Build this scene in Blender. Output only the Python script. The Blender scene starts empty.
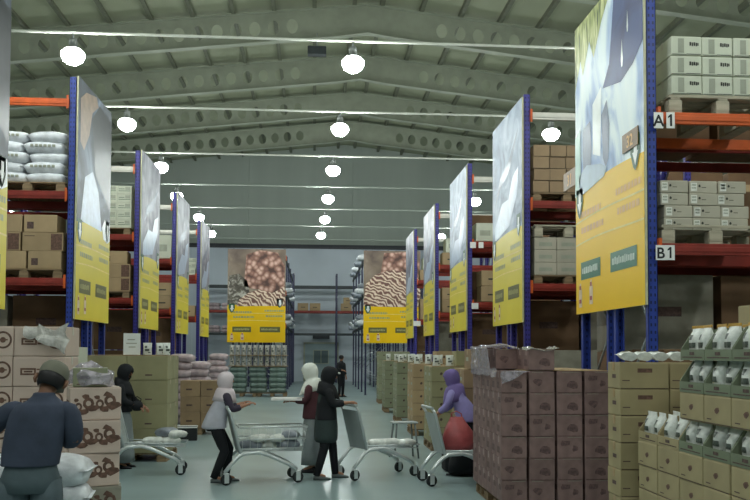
import bpy, bmesh, math, random
from mathutils import Vector, Matrix, noise
random.seed(7)
C = bpy.context.scene.collection
SC = bpy.context.scene
PI = math.pi

# ------------------------------------------------------------------ camera
FPX = 830.0
CAM = Vector((0, 0, 1.78))
YAW, PITCH, ROLL = math.radians(4.135), math.radians(2.2), math.radians(0.24)
SHIFT = (102 - FPX * math.tan(PITCH)) / 750.0
fwd = Vector((math.sin(YAW) * math.cos(PITCH), math.cos(YAW) * math.cos(PITCH), math.sin(PITCH)))
rt0 = Vector((math.cos(YAW), -math.sin(YAW), 0))
up0 = rt0.cross(fwd)
rt = rt0 * math.cos(ROLL) + up0 * math.sin(ROLL)
upv = up0 * math.cos(ROLL) - rt0 * math.sin(ROLL)
cd = bpy.data.cameras.new('camera')
cam = bpy.data.objects.new('camera', cd)
C.objects.link(cam)
cd.sensor_width = 36
cd.lens = FPX / 750 * 36
cd.shift_y = SHIFT
cd.clip_end = 200
M = Matrix((rt, upv, -fwd)).transposed().to_4x4()
M.translation = CAM
cam.matrix_world = M
SC.camera = cam


def ray(u, v):
    return rt * ((u - 375) / FPX) + upv * ((250 - v) / FPX + SHIFT * 750 / FPX) + fwd


def at(u, v, Y):
    d = ray(u, v)
    return CAM + d * (Y / d.y)


# ------------------------------------------------------------------ materials
def lin(c):
    return tuple((x / 12.92 if x <= 0.04045 else ((x + 0.055) / 1.055) ** 2.4) for x in (c[0] / 255, c[1] / 255, c[2] / 255)) + (1,)


def mat(name, col, rough=0.6, metal=0.0, var=0.12, scale=6.0, bump=0.0, bscale=40.0, spec=0.4, alpha=1.0, rnd=0.0, col2=None, stretch=(1, 1, 1), coat=0.0):
    m = bpy.data.materials.new(name)
    m.use_nodes = True
    nt = m.node_tree
    b = nt.nodes['Principled BSDF']
    b.inputs['Roughness'].default_value = rough
    b.inputs['Metallic'].default_value = metal
    b.inputs['Specular IOR Level'].default_value = spec
    b.inputs['Alpha'].default_value = alpha
    b.inputs['Coat Weight'].default_value = coat
    b.inputs['Coat Roughness'].default_value = 0.12
    tc = nt.nodes.new('ShaderNodeTexCoord')
    mp = nt.nodes.new('ShaderNodeMapping')
    mp.inputs['Scale'].default_value = stretch
    nt.links.new(tc.outputs['Object'], mp.inputs[0])
    nz = nt.nodes.new('ShaderNodeTexNoise')
    nz.inputs['Scale'].default_value = scale
    nz.inputs['Detail'].default_value = 5
    nt.links.new(mp.outputs[0], nz.inputs['Vector'])
    rp = nt.nodes.new('ShaderNodeValToRGB')
    c = lin(col)
    c2 = lin(col2) if col2 else tuple(x * (1 - 2.2 * var) for x in c[:3]) + (1,)
    rp.color_ramp.elements[0].position = 0.3
    rp.color_ramp.elements[1].position = 0.7
    rp.color_ramp.elements[0].color = c2
    rp.color_ramp.elements[1].color = c
    nt.links.new(nz.outputs['Fac'], rp.inputs[0])
    out = rp.outputs[0]
    if rnd > 0:
        oi = nt.nodes.new('ShaderNodeObjectInfo')
        mr = nt.nodes.new('ShaderNodeMapRange')
        mr.inputs['To Min'].default_value = 1 - rnd
        mr.inputs['To Max'].default_value = 1 + rnd
        nt.links.new(oi.outputs['Random'], mr.inputs['Value'])
        hs = nt.nodes.new('ShaderNodeHueSaturation')
        nt.links.new(mr.outputs[0], hs.inputs['Value'])
        nt.links.new(out, hs.inputs['Color'])
        out = hs.outputs[0]
    nt.links.new(out, b.inputs['Base Color'])
    if bump > 0:
        nb = nt.nodes.new('ShaderNodeTexNoise')
        nb.inputs['Scale'].default_value = bscale
        nb.inputs['Detail'].default_value = 3
        nt.links.new(mp.outputs[0], nb.inputs['Vector'])
        bp = nt.nodes.new('ShaderNodeBump')
        bp.inputs['Strength'].default_value = bump
        bp.inputs['Distance'].default_value = 0.02
        nt.links.new(nb.outputs['Fac'], bp.inputs['Height'])
        nt.links.new(bp.outputs[0], b.inputs['Normal'])
    return m


MT = {}
def mk(key, *a, **k):
    MT[key] = mat(key, *a, **k)

mk('floor_paint', (146, 166, 167), rough=0.32, var=0.10, scale=0.7, spec=0.4, bump=0.03, bscale=3)
mk('roof_sheet', (158, 164, 138), rough=0.6, var=0.08, scale=1.2, stretch=(0.6, 0.12, 1))
mk('steel_cream', (160, 166, 148), rough=0.5, var=0.08, scale=2)
mk('purlin_grey', (112, 116, 98), rough=0.55, var=0.1)
mk('wall_upper', (168, 177, 168), rough=0.7, var=0.06, scale=0.4, stretch=(2, 1, .15))
mk('wall_lower', (198, 208, 218), rough=0.6, var=0.06, scale=0.5)
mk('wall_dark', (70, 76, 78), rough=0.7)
mk('pipe_white', (214, 218, 206), rough=0.4, var=0.03)
mk('rack_orange', (218, 98, 40), rough=0.42, var=0.12, scale=5, rnd=.06)
mk('rack_orange_shaded', (150, 52, 40), rough=0.5, var=0.14, scale=5, rnd=.08)  # darker, redder copy of the beam orange: rack shade put into the colour
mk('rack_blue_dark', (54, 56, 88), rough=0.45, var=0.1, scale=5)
mk('galv', (170, 176, 180), rough=0.35, metal=0.7, var=0.1)
mk('beam_lamplit', (214, 212, 200), rough=0.4, var=0.06)  # top beams: lamp glare on the steel put into a whitish colour
mk('chrome', (218, 224, 224), rough=0.3, metal=0.45, var=0.04)
mk('rubber', (38, 42, 44), rough=0.6)
mk('wheel_grey', (120, 128, 128), rough=0.5)
mk('plastic_grey', (172, 180, 180), rough=0.45, var=0.06)
mk('pallet_pale', (188, 180, 158), rough=0.8, var=0.18, scale=9, stretch=(.4, 6, 3), rnd=.08)
mk('pallet_wood', (150, 128, 98), rough=0.85, var=0.2, scale=9, stretch=(.4, 6, 3), rnd=.1)
mk('box_white', (206, 210, 190), rough=0.7, var=0.05, scale=4, rnd=.05)
mk('box_grey', (184, 178, 160), rough=0.75, var=0.06, scale=4, rnd=.06)
mk('box_tan', (176, 152, 116), rough=0.75, var=0.07, scale=4, rnd=.1)
mk('box_brown', (156, 132, 102), rough=0.75, var=0.1, scale=4, rnd=.12)
mk('box_brown_shaded', (124, 96, 70), rough=0.8, var=0.12, scale=3, rnd=.12)  # carton brown darkened, the gloom inside the racks put into the colour
mk('box_olive', (156, 152, 116), rough=0.75, var=0.08, scale=3, rnd=.07)
mk('box_green', (142, 146, 118), rough=0.75, var=0.08, scale=3, rnd=.09)
mk('box_mauve', (142, 116, 112), rough=0.7, var=0.16, scale=7, rnd=.08)
mk('box_display', (170, 156, 118), rough=0.75, var=0.08, scale=4, rnd=.06)
mk('box_tray_green', (122, 132, 108), rough=0.7, var=0.08, scale=4, rnd=.05)
mk('box_pink', (206, 186, 172), rough=0.65, var=0.06, scale=4, rnd=.05)
mk('box_greywrap', (160, 156, 140), rough=0.5, var=0.14, scale=5, rnd=.06)
mk('print_dark', (66, 66, 60), rough=0.7)
mk('print_brown', (122, 92, 78), rough=0.7, var=.25, scale=30)
mk('print_stain', (104, 82, 76), rough=0.7, var=.25, scale=30)
mk('print_mauve', (116, 92, 90), rough=0.7, var=.25, scale=30)
mk('tape_mauve', (150, 126, 122), rough=0.4, var=.05)
mk('print_faint', (172, 176, 158), rough=0.7)
mk('sticker', (232, 232, 222), rough=0.6, var=.03)
mk('tape_tan', (168, 140, 98), rough=0.3, var=.05)
mk('tape_pale', (200, 196, 180), rough=0.3, var=.05)
mk('sack_white', (236, 240, 244), rough=0.34, var=0.16, scale=7, bump=.5, bscale=14, rnd=.06)
mk('sack_green', (120, 140, 132), rough=0.35, var=0.22, scale=6, bump=.5, bscale=14, rnd=.12)
mk('sack_pink', (206, 186, 190), rough=0.4, var=0.22, scale=6, bump=.4, bscale=14, rnd=.15)
mk('sack_bluegrey', (150, 158, 168), rough=0.35, var=0.25, scale=7, bump=.4, bscale=14, rnd=.2)
mk('pouch_white', (228, 232, 226), rough=0.3, var=0.12, scale=18, bump=.35, bscale=30, rnd=.08)
mk('pouch_print', (104, 112, 104), rough=0.35, var=.3, scale=40)
mk('pouch_gold', (206, 160, 66), rough=0.4)
mk('pack_grey', (196, 194, 186), rough=0.35, var=.2, scale=14, rnd=.12)
mk('film', (230, 222, 234), rough=0.1, var=.3, scale=12, bump=1.0, bscale=30, alpha=.42, spec=.8)
mk('film_white', (228, 230, 224), rough=0.14, var=.2, scale=9, bump=1.0, bscale=26, alpha=.5, spec=.8)
mk('paper', (226, 230, 226), rough=0.7, var=.03)
mk('ink', (40, 42, 44), rough=0.6)
mk('plate_white', (240, 240, 236), rough=0.45, var=.02)
mk('yellow_print', (246, 200, 14), rough=0.4, var=0.03, scale=1.2, spec=.25)
mk('yellow_dull', (226, 208, 66), rough=0.4, var=0.04, scale=1.2, spec=.25)
mk('green_label', (24, 112, 84), rough=0.35, spec=.5)
mk('olive_label', (104, 104, 52), rough=0.35, spec=.5)
mk('label_text', (214, 232, 220), rough=0.4)
mk('label_text_dull', (180, 178, 120), rough=0.4)
mk('orange_text', (238, 186, 104), rough=0.4)
mk('line_pale', (246, 222, 120), rough=0.4)
mk('plate_brown', (128, 94, 42), rough=0.4)
mk('shield_green', (36, 92, 58), rough=0.4)
mk('white_print', (240, 244, 240), rough=0.4)
mk('panel_edge', (206, 204, 170), rough=0.4)
mk('product_pink', (236, 214, 186), rough=0.4)
mk('skin', (168, 122, 96), rough=0.5, var=.05)
mk('dark_skin', (128, 92, 72), rough=0.5, var=.05)
mk('eye', (30, 26, 26), rough=0.3)
mk('lip', (128, 76, 70), rough=0.5)
mk('hair', (28, 26, 28), rough=0.6)
mk('cloth_navy', (66, 74, 92), rough=0.85, var=.12, scale=9, bump=.2, bscale=12)
mk('cloth_greytrouser', (92, 106, 112), rough=0.85, var=.1, scale=9, bump=.2, bscale=12)
mk('cap_olive', (116, 116, 102), rough=0.85, var=.08)
mk('cloth_lavender', (192, 192, 204), rough=0.85, var=.08, bump=.2, bscale=12)
mk('cloth_plum', (62, 56, 72), rough=0.85, var=.08)
mk('cloth_black', (24, 27, 32), rough=0.85, var=.1, bump=.2, bscale=12)
mk('cloth_olivegrey', (54, 66, 66), rough=0.85, var=.1, bump=.2, bscale=12)
mk('cloth_maroon', (84, 50, 56), rough=0.85, var=.1, bump=.2, bscale=12)
mk('cloth_greyskirt', (142, 150, 152), rough=0.85, var=.08, bump=.2, bscale=12)
mk('hijab_pinkwhite', (214, 202, 208), rough=0.8, var=.06, bump=.2, bscale=14)
mk('hijab_white', (228, 232, 224), rough=0.8, var=.06, bump=.2, bscale=14)
mk('hijab_purple', (116, 100, 158), rough=0.8, var=.1, bump=.2, bscale=14)
mk('cloth_purple', (150, 142, 200), rough=0.8, var=.1, bump=.2, bscale=14)
mk('bag_red', (176, 84, 86), rough=0.4, var=.15, scale=8, bump=.4, bscale=10)
mk('shoe_dark', (40, 40, 44), rough=0.6)
mk('shoe_grey', (96, 104, 104), rough=0.6)
mk('door_pale', (140, 158, 162), rough=.5, var=.04)
mk('glass_dark', (86, 104, 108), rough=.15, spec=.6, var=.05)
mk('trim_dark', (56, 60, 66), rough=.5)
mk('lamp_housing', (150, 154, 152), rough=.4, metal=.4)


def slot_steel(name, col):
    """painted upright steel with rows of punched slots"""
    m = mat(name, col, rough=.4, var=.08, scale=5)
    nt = m.node_tree
    b = nt.nodes['Principled BSDF']
    src = b.inputs['Base Color'].links[0].from_socket
    tc = nt.nodes.new('ShaderNodeTexCoord')
    sp = nt.nodes.new('ShaderNodeSeparateXYZ')
    nt.links.new(tc.outputs['Object'], sp.inputs[0])
    def mth(op, a, bb=None):
        n = nt.nodes.new('ShaderNodeMath'); n.operation = op
        for i, x in enumerate((a, bb)):
            if x is None: continue
            if isinstance(x, (int, float)): n.inputs[i].default_value = x
            else: nt.links.new(x, n.inputs[i])
        return n.outputs[0]
    fz = mth('FRACT', mth('MULTIPLY', sp.outputs['Z'], 1 / 0.076))
    sz = mth('LESS_THAN', fz, .42)
    ax = mth('ABSOLUTE', mth('SUBTRACT', mth('ABSOLUTE', sp.outputs['X']), .022))
    sx = mth('LESS_THAN', ax, .009)
    f = mth('MULTIPLY', sz, sx)
    mx = nt.nodes.new('ShaderNodeMixRGB')
    nt.links.new(f, mx.inputs[0])
    nt.links.new(src, mx.inputs[1])
    mx.inputs[2].default_value = lin(tuple(x * .45 for x in col))
    nt.links.new(mx.outputs[0], b.inputs['Base Color'])
    MT[name] = m
slot_steel('rack_blue', (48, 70, 158))
slot_steel('rack_violet', (66, 62, 148))


def emis(name, col, s):
    m = bpy.data.materials.new(name); m.use_nodes = True
    nt = m.node_tree; nt.nodes.clear()
    o = nt.nodes.new('ShaderNodeOutputMaterial'); e = nt.nodes.new('ShaderNodeEmission')
    e.inputs[0].default_value = col; e.inputs[1].default_value = s
    nt.links.new(e.outputs[0], o.inputs[0])
    MT[name] = m
LAMP_STRENGTH = 112.0
emis('lamp_glow', (0.93, 1.0, 0.97, 1), LAMP_STRENGTH)


def picture_mat(name, stops, scale=3.0, distort=2.0, kind='noise', rough=.42, off=0.0, stretch=(1, 1, 1)):
    """printed photograph on glossy vinyl: a procedural colour pattern"""
    m = bpy.data.materials.new(name); m.use_nodes = True
    nt = m.node_tree; b = nt.nodes['Principled BSDF']
    b.inputs['Roughness'].default_value = rough
    b.inputs['Specular IOR Level'].default_value = .3
    b.inputs['Coat Weight'].default_value = 0
    tc = nt.nodes.new('ShaderNodeTexCoord'); mp = nt.nodes.new('ShaderNodeMapping')
    mp.inputs['Location'].default_value = (off, 0, off * .7)
    mp.inputs['Scale'].default_value = stretch
    nt.links.new(tc.outputs['Object'], mp.inputs[0])
    if kind == 'noise':
        t = nt.nodes.new('ShaderNodeTexNoise'); t.inputs['Scale'].default_value = scale
        t.inputs['Distortion'].default_value = distort; t.inputs['Detail'].default_value = 4
        o = t.outputs['Fac']
    elif kind == 'vor':
        t = nt.nodes.new('ShaderNodeTexVoronoi'); t.inputs['Scale'].default_value = scale
        o = t.outputs['Distance']
    else:
        t = nt.nodes.new('ShaderNodeTexWave'); t.wave_type = 'RINGS'; t.rings_direction = 'Y'; t.inputs['Scale'].default_value = scale
        t.inputs['Distortion'].default_value = distort; t.inputs['Detail'].default_value = 2
        t.inputs['Detail Scale'].default_value = 1.5
        o = t.outputs['Fac']
    nt.links.new(mp.outputs[0], t.inputs['Vector'])
    rp = nt.nodes.new('ShaderNodeValToRGB')
    el = rp.color_ramp.elements
    while len(el) < len(stops): el.new(.5)
    for e, (p, c) in zip(el, stops):
        e.position = p; e.color = lin(c)
    nt.links.new(o, rp.inputs[0]); nt.links.new(rp.outputs[0], b.inputs['Base Color'])
    MT[name] = m


# ------------------------------------------------------------------ mesh building
class MB:
    def __init__(s):
        s.bm = bmesh.new(); s.mi = 0

    def face(s, pts):
        vs = [s.bm.verts.new(p) for p in pts]
        f = s.bm.faces.new(vs); f.material_index = s.mi
        return f

    def box(s, x0, x1, y0, y1, z0, z1, bev=0.0, seg=1, rot=None, piv=None):
        b = s.bm
        vs = [b.verts.new((x, y, z)) for z in (z0, z1) for (x, y) in ((x0, y0), (x1, y0), (x1, y1), (x0, y1))]
        fs = [b.faces.new([vs[i] for i in q]) for q in ((3, 2, 1, 0), (4, 5, 6, 7), (0, 1, 5, 4), (1, 2, 6, 5), (2, 3, 7, 6), (3, 0, 4, 7))]
        for f in fs: f.material_index = s.mi
        if rot is not None:
            R = rot if isinstance(rot, Matrix) else Matrix.Rotation(rot, 3, 'Z')
            p = Vector(piv) if piv else Vector(((x0 + x1) / 2, (y0 + y1) / 2, (z0 + z1) / 2))
            for v in vs: v.co = R @ (v.co - p) + p
        if bev > 0:
            es = list({e for f in fs for e in f.edges})
            r = bmesh.ops.bevel(b, geom=es, offset=bev, segments=seg, affect='EDGES', profile=.5)
            for f in r['faces']: f.material_index = s.mi
        return s

    def tube(s, pts, rad, n=8, cap=True):
        pts = [Vector(p) for p in pts]
        rs = rad if isinstance(rad, (list, tuple)) else [rad] * len(pts)
        rings = []; prev = None
        for i, p in enumerate(pts):
            d = (pts[min(i + 1, len(pts) - 1)] - pts[max(i - 1, 0)])
            if d.length < 1e-9: d = Vector((0, 0, 1))
            d.normalize()
            if prev is None:
                a = Vector((0, 0, 1)) if abs(d.z) < .9 else Vector((1, 0, 0))
                x = d.cross(a).normalized()
            else:
                x = (prev - d * prev.dot(d))
                x = x.normalized() if x.length > 1e-6 else d.orthogonal().normalized()
            prev = x; y = d.cross(x)
            rings.append([s.bm.verts.new(p + (x * math.cos(2 * PI * k / n) + y * math.sin(2 * PI * k / n)) * rs[i]) for k in range(n)])
        s._skin(rings, cap)
        return s

    def _skin(s, rings, cap=True):
        n = len(rings[0])
        for a, b in zip(rings, rings[1:]):
            for k in range(n):
                f = s.bm.faces.new((a[k], a[(k + 1) % n], b[(k + 1) % n], b[k])); f.material_index = s.mi; f.smooth = True
        if cap:
            for r in (rings[0][::-1], rings[-1]):
                f = s.bm.faces.new(r); f.material_index = s.mi

    def loft(s, rings, n=20, cap=True, p=2.0, wob=0.0, seed=0):
        """rings: (cx, cy, cz, rx, ry[, tilt]) horizontal super-ellipses"""
        out = []
        for i, r in enumerate(rings):
            cx, cy, cz, rx, ry = r[:5]; tl = r[5] if len(r) > 5 else 0
            vs = []
            for k in range(n):
                a = 2 * PI * k / n
                c, q = math.cos(a), math.sin(a)
                x = math.copysign(abs(c) ** (2 / p), c) * rx; y = math.copysign(abs(q) ** (2 / p), q) * ry
                w = 1 + wob * noise.noise(Vector((c * 1.7 + seed, q * 1.7, cz * 5)))
                vs.append(s.bm.verts.new((cx + x * w, cy + y * w, cz + tl * y)))
            out.append(vs)
        s._skin(out, cap)
        return s

    def lathe(s, prof, n=16, c=(0, 0, 0), cap=False):
        rings = [[s.bm.verts.new((c[0] + r * math.cos(2 * PI * k / n), c[1] + r * math.sin(2 * PI * k / n), c[2] + z)) for k in range(n)] for r, z in prof]
        s._skin(rings, cap)
        return s

    def disc_x(s, c, r, w, n=16):
        """short cylinder, axis along y"""
        rings = []
        for yy, rr in ((-w / 2, r * .8), (-w / 2, r * .94), (-w * .3, r), (w * .3, r), (w / 2, r * .94), (w / 2, r * .8)):
            rings.append([s.bm.verts.new((c[0] + rr * math.cos(2 * PI * k / n), c[1] + yy, c[2] + rr * math.sin(2 * PI * k / n))) for k in range(n)])
        s._skin(rings, True)
        return s

    def poly(s, pts2, y, th=0.0):
        """flat outline in the local x-z plane facing -y; optional thickness going to +y"""
        f = s.face([(x, y, z) for x, z in pts2])
        f.normal_update()
        if f.normal.y > 0: f.normal_flip()
        return s

    def rect(s, x0, x1, z0, z1, y):
        return s.poly([(x0, z0), (x1, z0), (x1, z1), (x0, z1)], y)

    def rect_side(s, y0, y1, z0, z1, x):
        f = s.face([(x, y0, z0), (x, y1, z0), (x, y1, z1), (x, y0, z1)])
        f.normal_update()
        if f.normal.x > 0: f.normal_flip()
        return s

    def ring(s, cx, cz, r0, r1, y, n=18, sx=1.0):
        for k in range(n):
            a, b = 2 * PI * k / n, 2 * PI * (k + 1) / n
            s.poly([(cx + sx * r0 * math.cos(a), cz + r0 * math.sin(a)), (cx + sx * r1 * math.cos(a), cz + r1 * math.sin(a)),
                    (cx + sx * r1 * math.cos(b), cz + r1 * math.sin(b)), (cx + sx * r0 * math.cos(b), cz + r0 * math.sin(b))], y)
        return s

    def mesh(s, name, m, smooth=False, norm=True):
        if norm: bmesh.ops.recalc_face_normals(s.bm, faces=s.bm.faces)
        me = bpy.data.meshes.new(name)
        s.bm.to_mesh(me); s.bm.free()
        for x in (m if isinstance(m, (list, tuple)) else [m]):
            me.materials.append(MT[x] if isinstance(x, str) else x)
        if smooth:
            for p in me.polygons: p.use_smooth = True
        return me

    def build(s, name, m, parent=None, smooth=False, norm=True):
        o = bpy.data.objects.new(name, s.mesh(name, m, smooth, norm))
        C.objects.link(o)
        if parent: o.parent = parent
        return o


def tag(o, label=None, cat=None, group=None, kind=None):
    if label: o['label'] = label
    if cat: o['category'] = cat
    if group: o['group'] = group
    if kind: o['kind'] = kind
    return o


def thing(name, label, cat, loc=(0, 0, 0), rz=0.0, group=None):
    o = bpy.data.objects.new(name, None)
    o.empty_display_size = .1
    C.objects.link(o)
    o.location = loc; o.rotation_euler = (0, 0, rz)
    return tag(o, label, cat, group)


def struct(o):
    o['kind'] = 'structure'
    return o


def dup(root, loc, rz=0.0, label=None, group=None, scale=None):
    r = root.copy(); C.objects.link(r)
    r.location = loc; r.rotation_euler = (0, 0, rz)
    if scale: r.scale = scale
    if label: r['label'] = label
    if group: r['group'] = group
    for ch in list(root.children):
        c = ch.copy(); C.objects.link(c); c.parent = r
        for g in ch.children:
            d = g.copy(); C.objects.link(d); d.parent = c
    return r


KINDS_MADE = []
class Kind:
    """first placement moves the prototype itself, later ones copy it"""
    def __init__(s, proto): s.p = proto; s.used = False; KINDS_MADE.append(s)
    def put(s, loc, rz=0.0, label=None, group=None, scale=None):
        if not s.used:
            s.used = True; o = s.p
            o.location = loc; o.rotation_euler = (0, 0, rz)
            if scale: o.scale = scale
            if label: o['label'] = label
            if group: o['group'] = group
            return o
        return dup(s.p, loc, rz, label, group, scale)


ORD = ['first', 'second', 'third', 'fourth', 'fifth', 'sixth', 'seventh', 'eighth', 'ninth', 'tenth', 'eleventh', 'twelfth', 'thirteenth', 'fourteenth']
def jit(a): return random.uniform(-a, a)

# ------------------------------------------------------------------ hall shell
XR = 1.8            # ridge line
SL = 0.11           # roof slope
ZR = 14.35
XW0, XW1, YB, YF = -29.0, 32.6, 50.0, -13.0
def roof_z(x): return ZR - SL * abs(x - XR)

struct(MB().box(XW0, XW1, YF, YB + .3, -.3, 0).build('floor', 'floor_paint'))
b = MB()
for (xa, xb) in ((XW0, XR), (XR, XW1)):
    for dz in (0, .12):
        b.face([(xa, YF, roof_z(xa) + dz), (xb, YF, roof_z(xb) + dz), (xb, YB + .3, roof_z(xb) + dz), (xa, YB + .3, roof_z(xa) + dz)])
struct(b.build('ceiling', 'roof_sheet'))
struct(MB().box(XW0 - .3, XW0, YF, YB, 0, roof_z(XW0)).build('wall_left', 'wall_upper'))
struct(MB().box(XW1, XW1 + .3, YF, YB, 0, roof_z(XW1)).build('wall_right', 'wall_upper'))
def gable(name, y, th, z0, m):
    bb = MB()
    o = [(XW0, z0), (XW1, z0), (XW1, roof_z(XW1)), (XR, ZR), (XW0, roof_z(XW0))]
    f = [bb.bm.verts.new((x, y, z)) for x, z in o]; g = [bb.bm.verts.new((x, y + th, z)) for x, z in o]
    bb.bm.faces.new(f); bb.bm.faces.new(g[::-1])
    for i in range(5):
        j = (i + 1) % 5
        bb.bm.faces.new((f[i], f[j], g[j], g[i]))
    return struct(bb.build(name, m))
gable('wall_front', YF - .3, .3, 0, 'wall_upper')
gable('wall_back', YB, .3, 8.2, 'wall_upper')
# lower back wall: pale sheet panels with ribs
b = MB().box(XW0, XW1, YB + .02, YB + .3, 0, 8.2)
x = XW0 + .4
while x < XW1:
    b.box(x, x + .05, YB - .012, YB + .03, 0, 8.05); x += 1.25
struct(b.build('wall_back_lower', 'wall_lower'))
struct(MB().box(XW0, XW1, YB - .16, YB, 8.05, 8.22).box(XW0, XW1, YB - .1, YB, 7.98, 8.05).build('trim_1', 'trim_dark'))
for k, xx in enumerate((-4.2, 2.4)):
    struct(MB().box(xx - .18, xx + .18, YB - .14, YB, 8.22, roof_z(xx) - .1).build('trim_%d' % (k + 2), 'wall_upper'))
# door to an office in the back wall: lintel box, leaf with a window
d = thing('door_1', None, None, (at(321, 352, 49.9).x, 49.9, 0)); struct(d)
MB().box(-.95, .95, -.02, .1, 0, 2.25).build('door_leaf', 'door_pale', d)
MB().box(-1.05, -.95, -.05, .1, 0, 2.35).box(.95, 1.05, -.05, .1, 0, 2.35).box(-1.05, 1.05, -.05, .1, 2.25, 2.35).build('door_frame', 'steel_cream', d)
MB().box(-.42, .42, -.035, .0, 1.1, 1.85).build('pane', 'glass_dark', d)
MB().box(-.46, -.42, -.05, 0, 1.06, 1.89).box(.42, .46, -.05, 0, 1.06, 1.89).box(-.02, .02, -.05, 0, 1.1, 1.85).box(-.42, .42, -.05, 0, 1.85, 1.89).box(-.42, .42, -.05, 0, 1.06, 1.1).build('window_frame', 'steel_cream', d)
MB().box(-.5, .5, -.25, -.02, 2.55, 2.85).build('canopy', 'trim_dark', d)

# tapered portal rafters with a row of holes in the web
def rafter(y):
    bb = MB(); HP = .66; hw, hh = .2, .26; half = 2.35; zc0 = 13.62
    def low(d): return zc0 - SL * d - (.50 if d > 1.0 else .50 - .05 * (1 - d))
    def top(d): return ZR - .2 - SL * d
    for sgn in (-1, 1):
        # solid web by the ridge
        xs = [0, 1.0, half]
        for a, c in zip(xs, xs[1:]):
            bb.face([(XR + sgn * a, y, low(a)), (XR + sgn * c, y, low(c)), (XR + sgn * c, y, top(c)), (XR + sgn * a, y, top(a))])
        dd = half
        while dd + HP < 30.4:
            m_ = dd + HP / 2; zc = zc0 - SL * m_
            inner = [(m_ + hw * math.cos(t) * 1.0, zc + hh * math.sin(t)) for t in [2 * PI * k / 16 for k in range(16)]]
            outer = []
            for k in range(16):
                t = 2 * PI * k / 16; cx, cz = math.cos(t), math.sin(t)
                s_ = 1 / max(abs(cx), abs(cz)); px = m_ + cx * s_ * HP / 2
                fz = cz * s_
                outer.append((px, zc + (fz * (top(px) - zc) if fz > 0 else fz * (zc - low(px)))))
            for k in range(16):
                j = (k + 1) % 16
                bb.face([(XR + sgn * p[0], y, p[1]) for p in (outer[k], outer[j], inner[j], inner[k])])
            dd += HP
        # flanges follow the web
        for fn, t0, t1 in ((low, -.03, .0), (top, .0, .03)):
            pts = [0, .5, 1.0, half, dd]
            for a, c in zip(pts, pts[1:]):
                q = []
                for (p_, dz) in ((a, t0), (c, t0), (c, t1), (a, t1)):
                    q.append((XR + sgn * p_, fn(p_) + dz))
                for yy in (-.14, .14): bb.face([(x_, y + yy, z_) for x_, z_ in q])
                for e in ((0, 1), (2, 3)):
                    bb.face([(q[e[0]][0], y - .14, q[e[0]][1]), (q[e[1]][0], y - .14, q[e[1]][1]), (q[e[1]][0], y + .14, q[e[1]][1]), (q[e[0]][0], y + .14, q[e[0]][1])])
    o = struct(bb.build('rafter', 'steel_cream', norm=False))
    return o
for y in (24.2, 29.2, 34.2, 39.2, 44.2):
    rafter(y)
# purlins running down the hall above the rafters
n = 0
for sgn in (-1, 1):
    dd = .5
    while dd < 30:
        xx = XR + sgn * dd; z = roof_z(xx)
        bb = MB().box(xx - .045, xx + .045, YF + .1, YB, z - .17, z - .005)
        bb.box(xx - .045, xx + .10, YF + .1, YB, z - .185, z - .17)
        struct(bb.build('purlin', 'purlin_grey')); dd += 1.42
# pipes crossing the hall, with the lamps below
PY = [16.5 + 4.95 * k for k in range(7)]
for y in [-3.3, 1.65, 6.6, 11.55] + PY:
    struct(MB().tube([(XW0, y, 8.04), (XW1, y, 8.04)], .029, 8).build('conduit_pipe', 'pipe_white' if y < 28 else 'wall_upper'))  # far pipes get a duller colour, their dimness painted in
# small box under the rafters
pb = thing('junction_box', 'small dark box hanging below the nearest visible rafter near the ridge', 'box', (at(317, 46, 29.2).x, 29.2, 12.6))
MB().box(-.33, .33, -.16, .16, -.3, 0, .02).build('housing', 'wall_dark', pb)
MB().tube([(0, 0, 0), (0, 0, .5)], .02).build('hanger', 'galv', pb)


def lamp_proto():
    t = thing('high_bay_lamp', '', 'lamp')
    MB().tube([(0, 0, .30), (0, 0, .46)], .02, 6).build('stem', 'galv', t)
    MB().lathe([(.001, .32), (.07, .315), (.085, .26), (.085, .14), (.12, .10), (.001, .10)], 14).build('housing', 'lamp_housing', t, True)
    MB().lathe([(.11, .13), (.15, .115), (.16, .10), (.15, .095), (.10, .11)], 16).build('reflector_rim', 'lamp_housing', t, True)
    MB().lathe([(.001, -.20), (.10, -.185), (.18, -.13), (.225, -.04), (.22, .03), (.17, .085), (.10, .105), (.001, .108)], 18).build('bulb', 'lamp_glow', t, True)
    return t
LK = Kind(lamp_proto())
LZ = 7.6
seen = [((353, 58), 0, 'big bright high bay lamp over the aisle, nearest of the middle row'),
        ((340, 126), 1, 'high bay lamp over the aisle, second nearest of the middle row'),
        ((333, 168), 2, 'high bay lamp over the aisle, third nearest of the middle row'),
        ((328, 199), 3, 'high bay lamp over the aisle, fourth of the middle row'),
        ((325, 219), 4, 'high bay lamp over the aisle, fifth of the middle row'),
        ((73, 47), 0, 'big bright high bay lamp above the orange beam of the left rack'),
        ((127, 121), 1, 'bright high bay lamp just right of the nearest full banner on the left'),
        ((161, 165), 2, 'high bay lamp at the top of the second full banner on the left'),
        ((199, 215), 4, 'dome shaped high bay lamp over the far left racks, fourth of the left row'),
        ((211, 234), 5, 'small far high bay lamp at the end of the left row'),
        ((321, 235), 5, 'small far high bay lamp, lowest in the picture of the middle row'),
        ((551, 129), 1, 'bright high bay lamp between the two nearest banners on the right'),
        ((475, 199), 3, 'bright high bay lamp between the second and third banners on the right')]
for (uv, k, lab) in seen:
    p = at(uv[0], uv[1], PY[k])
    LK.put((p.x, PY[k], LZ), 0, lab, 'high bay lamps')
hid = 'high bay lamp outside the picture or hidden behind the banners'
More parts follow.
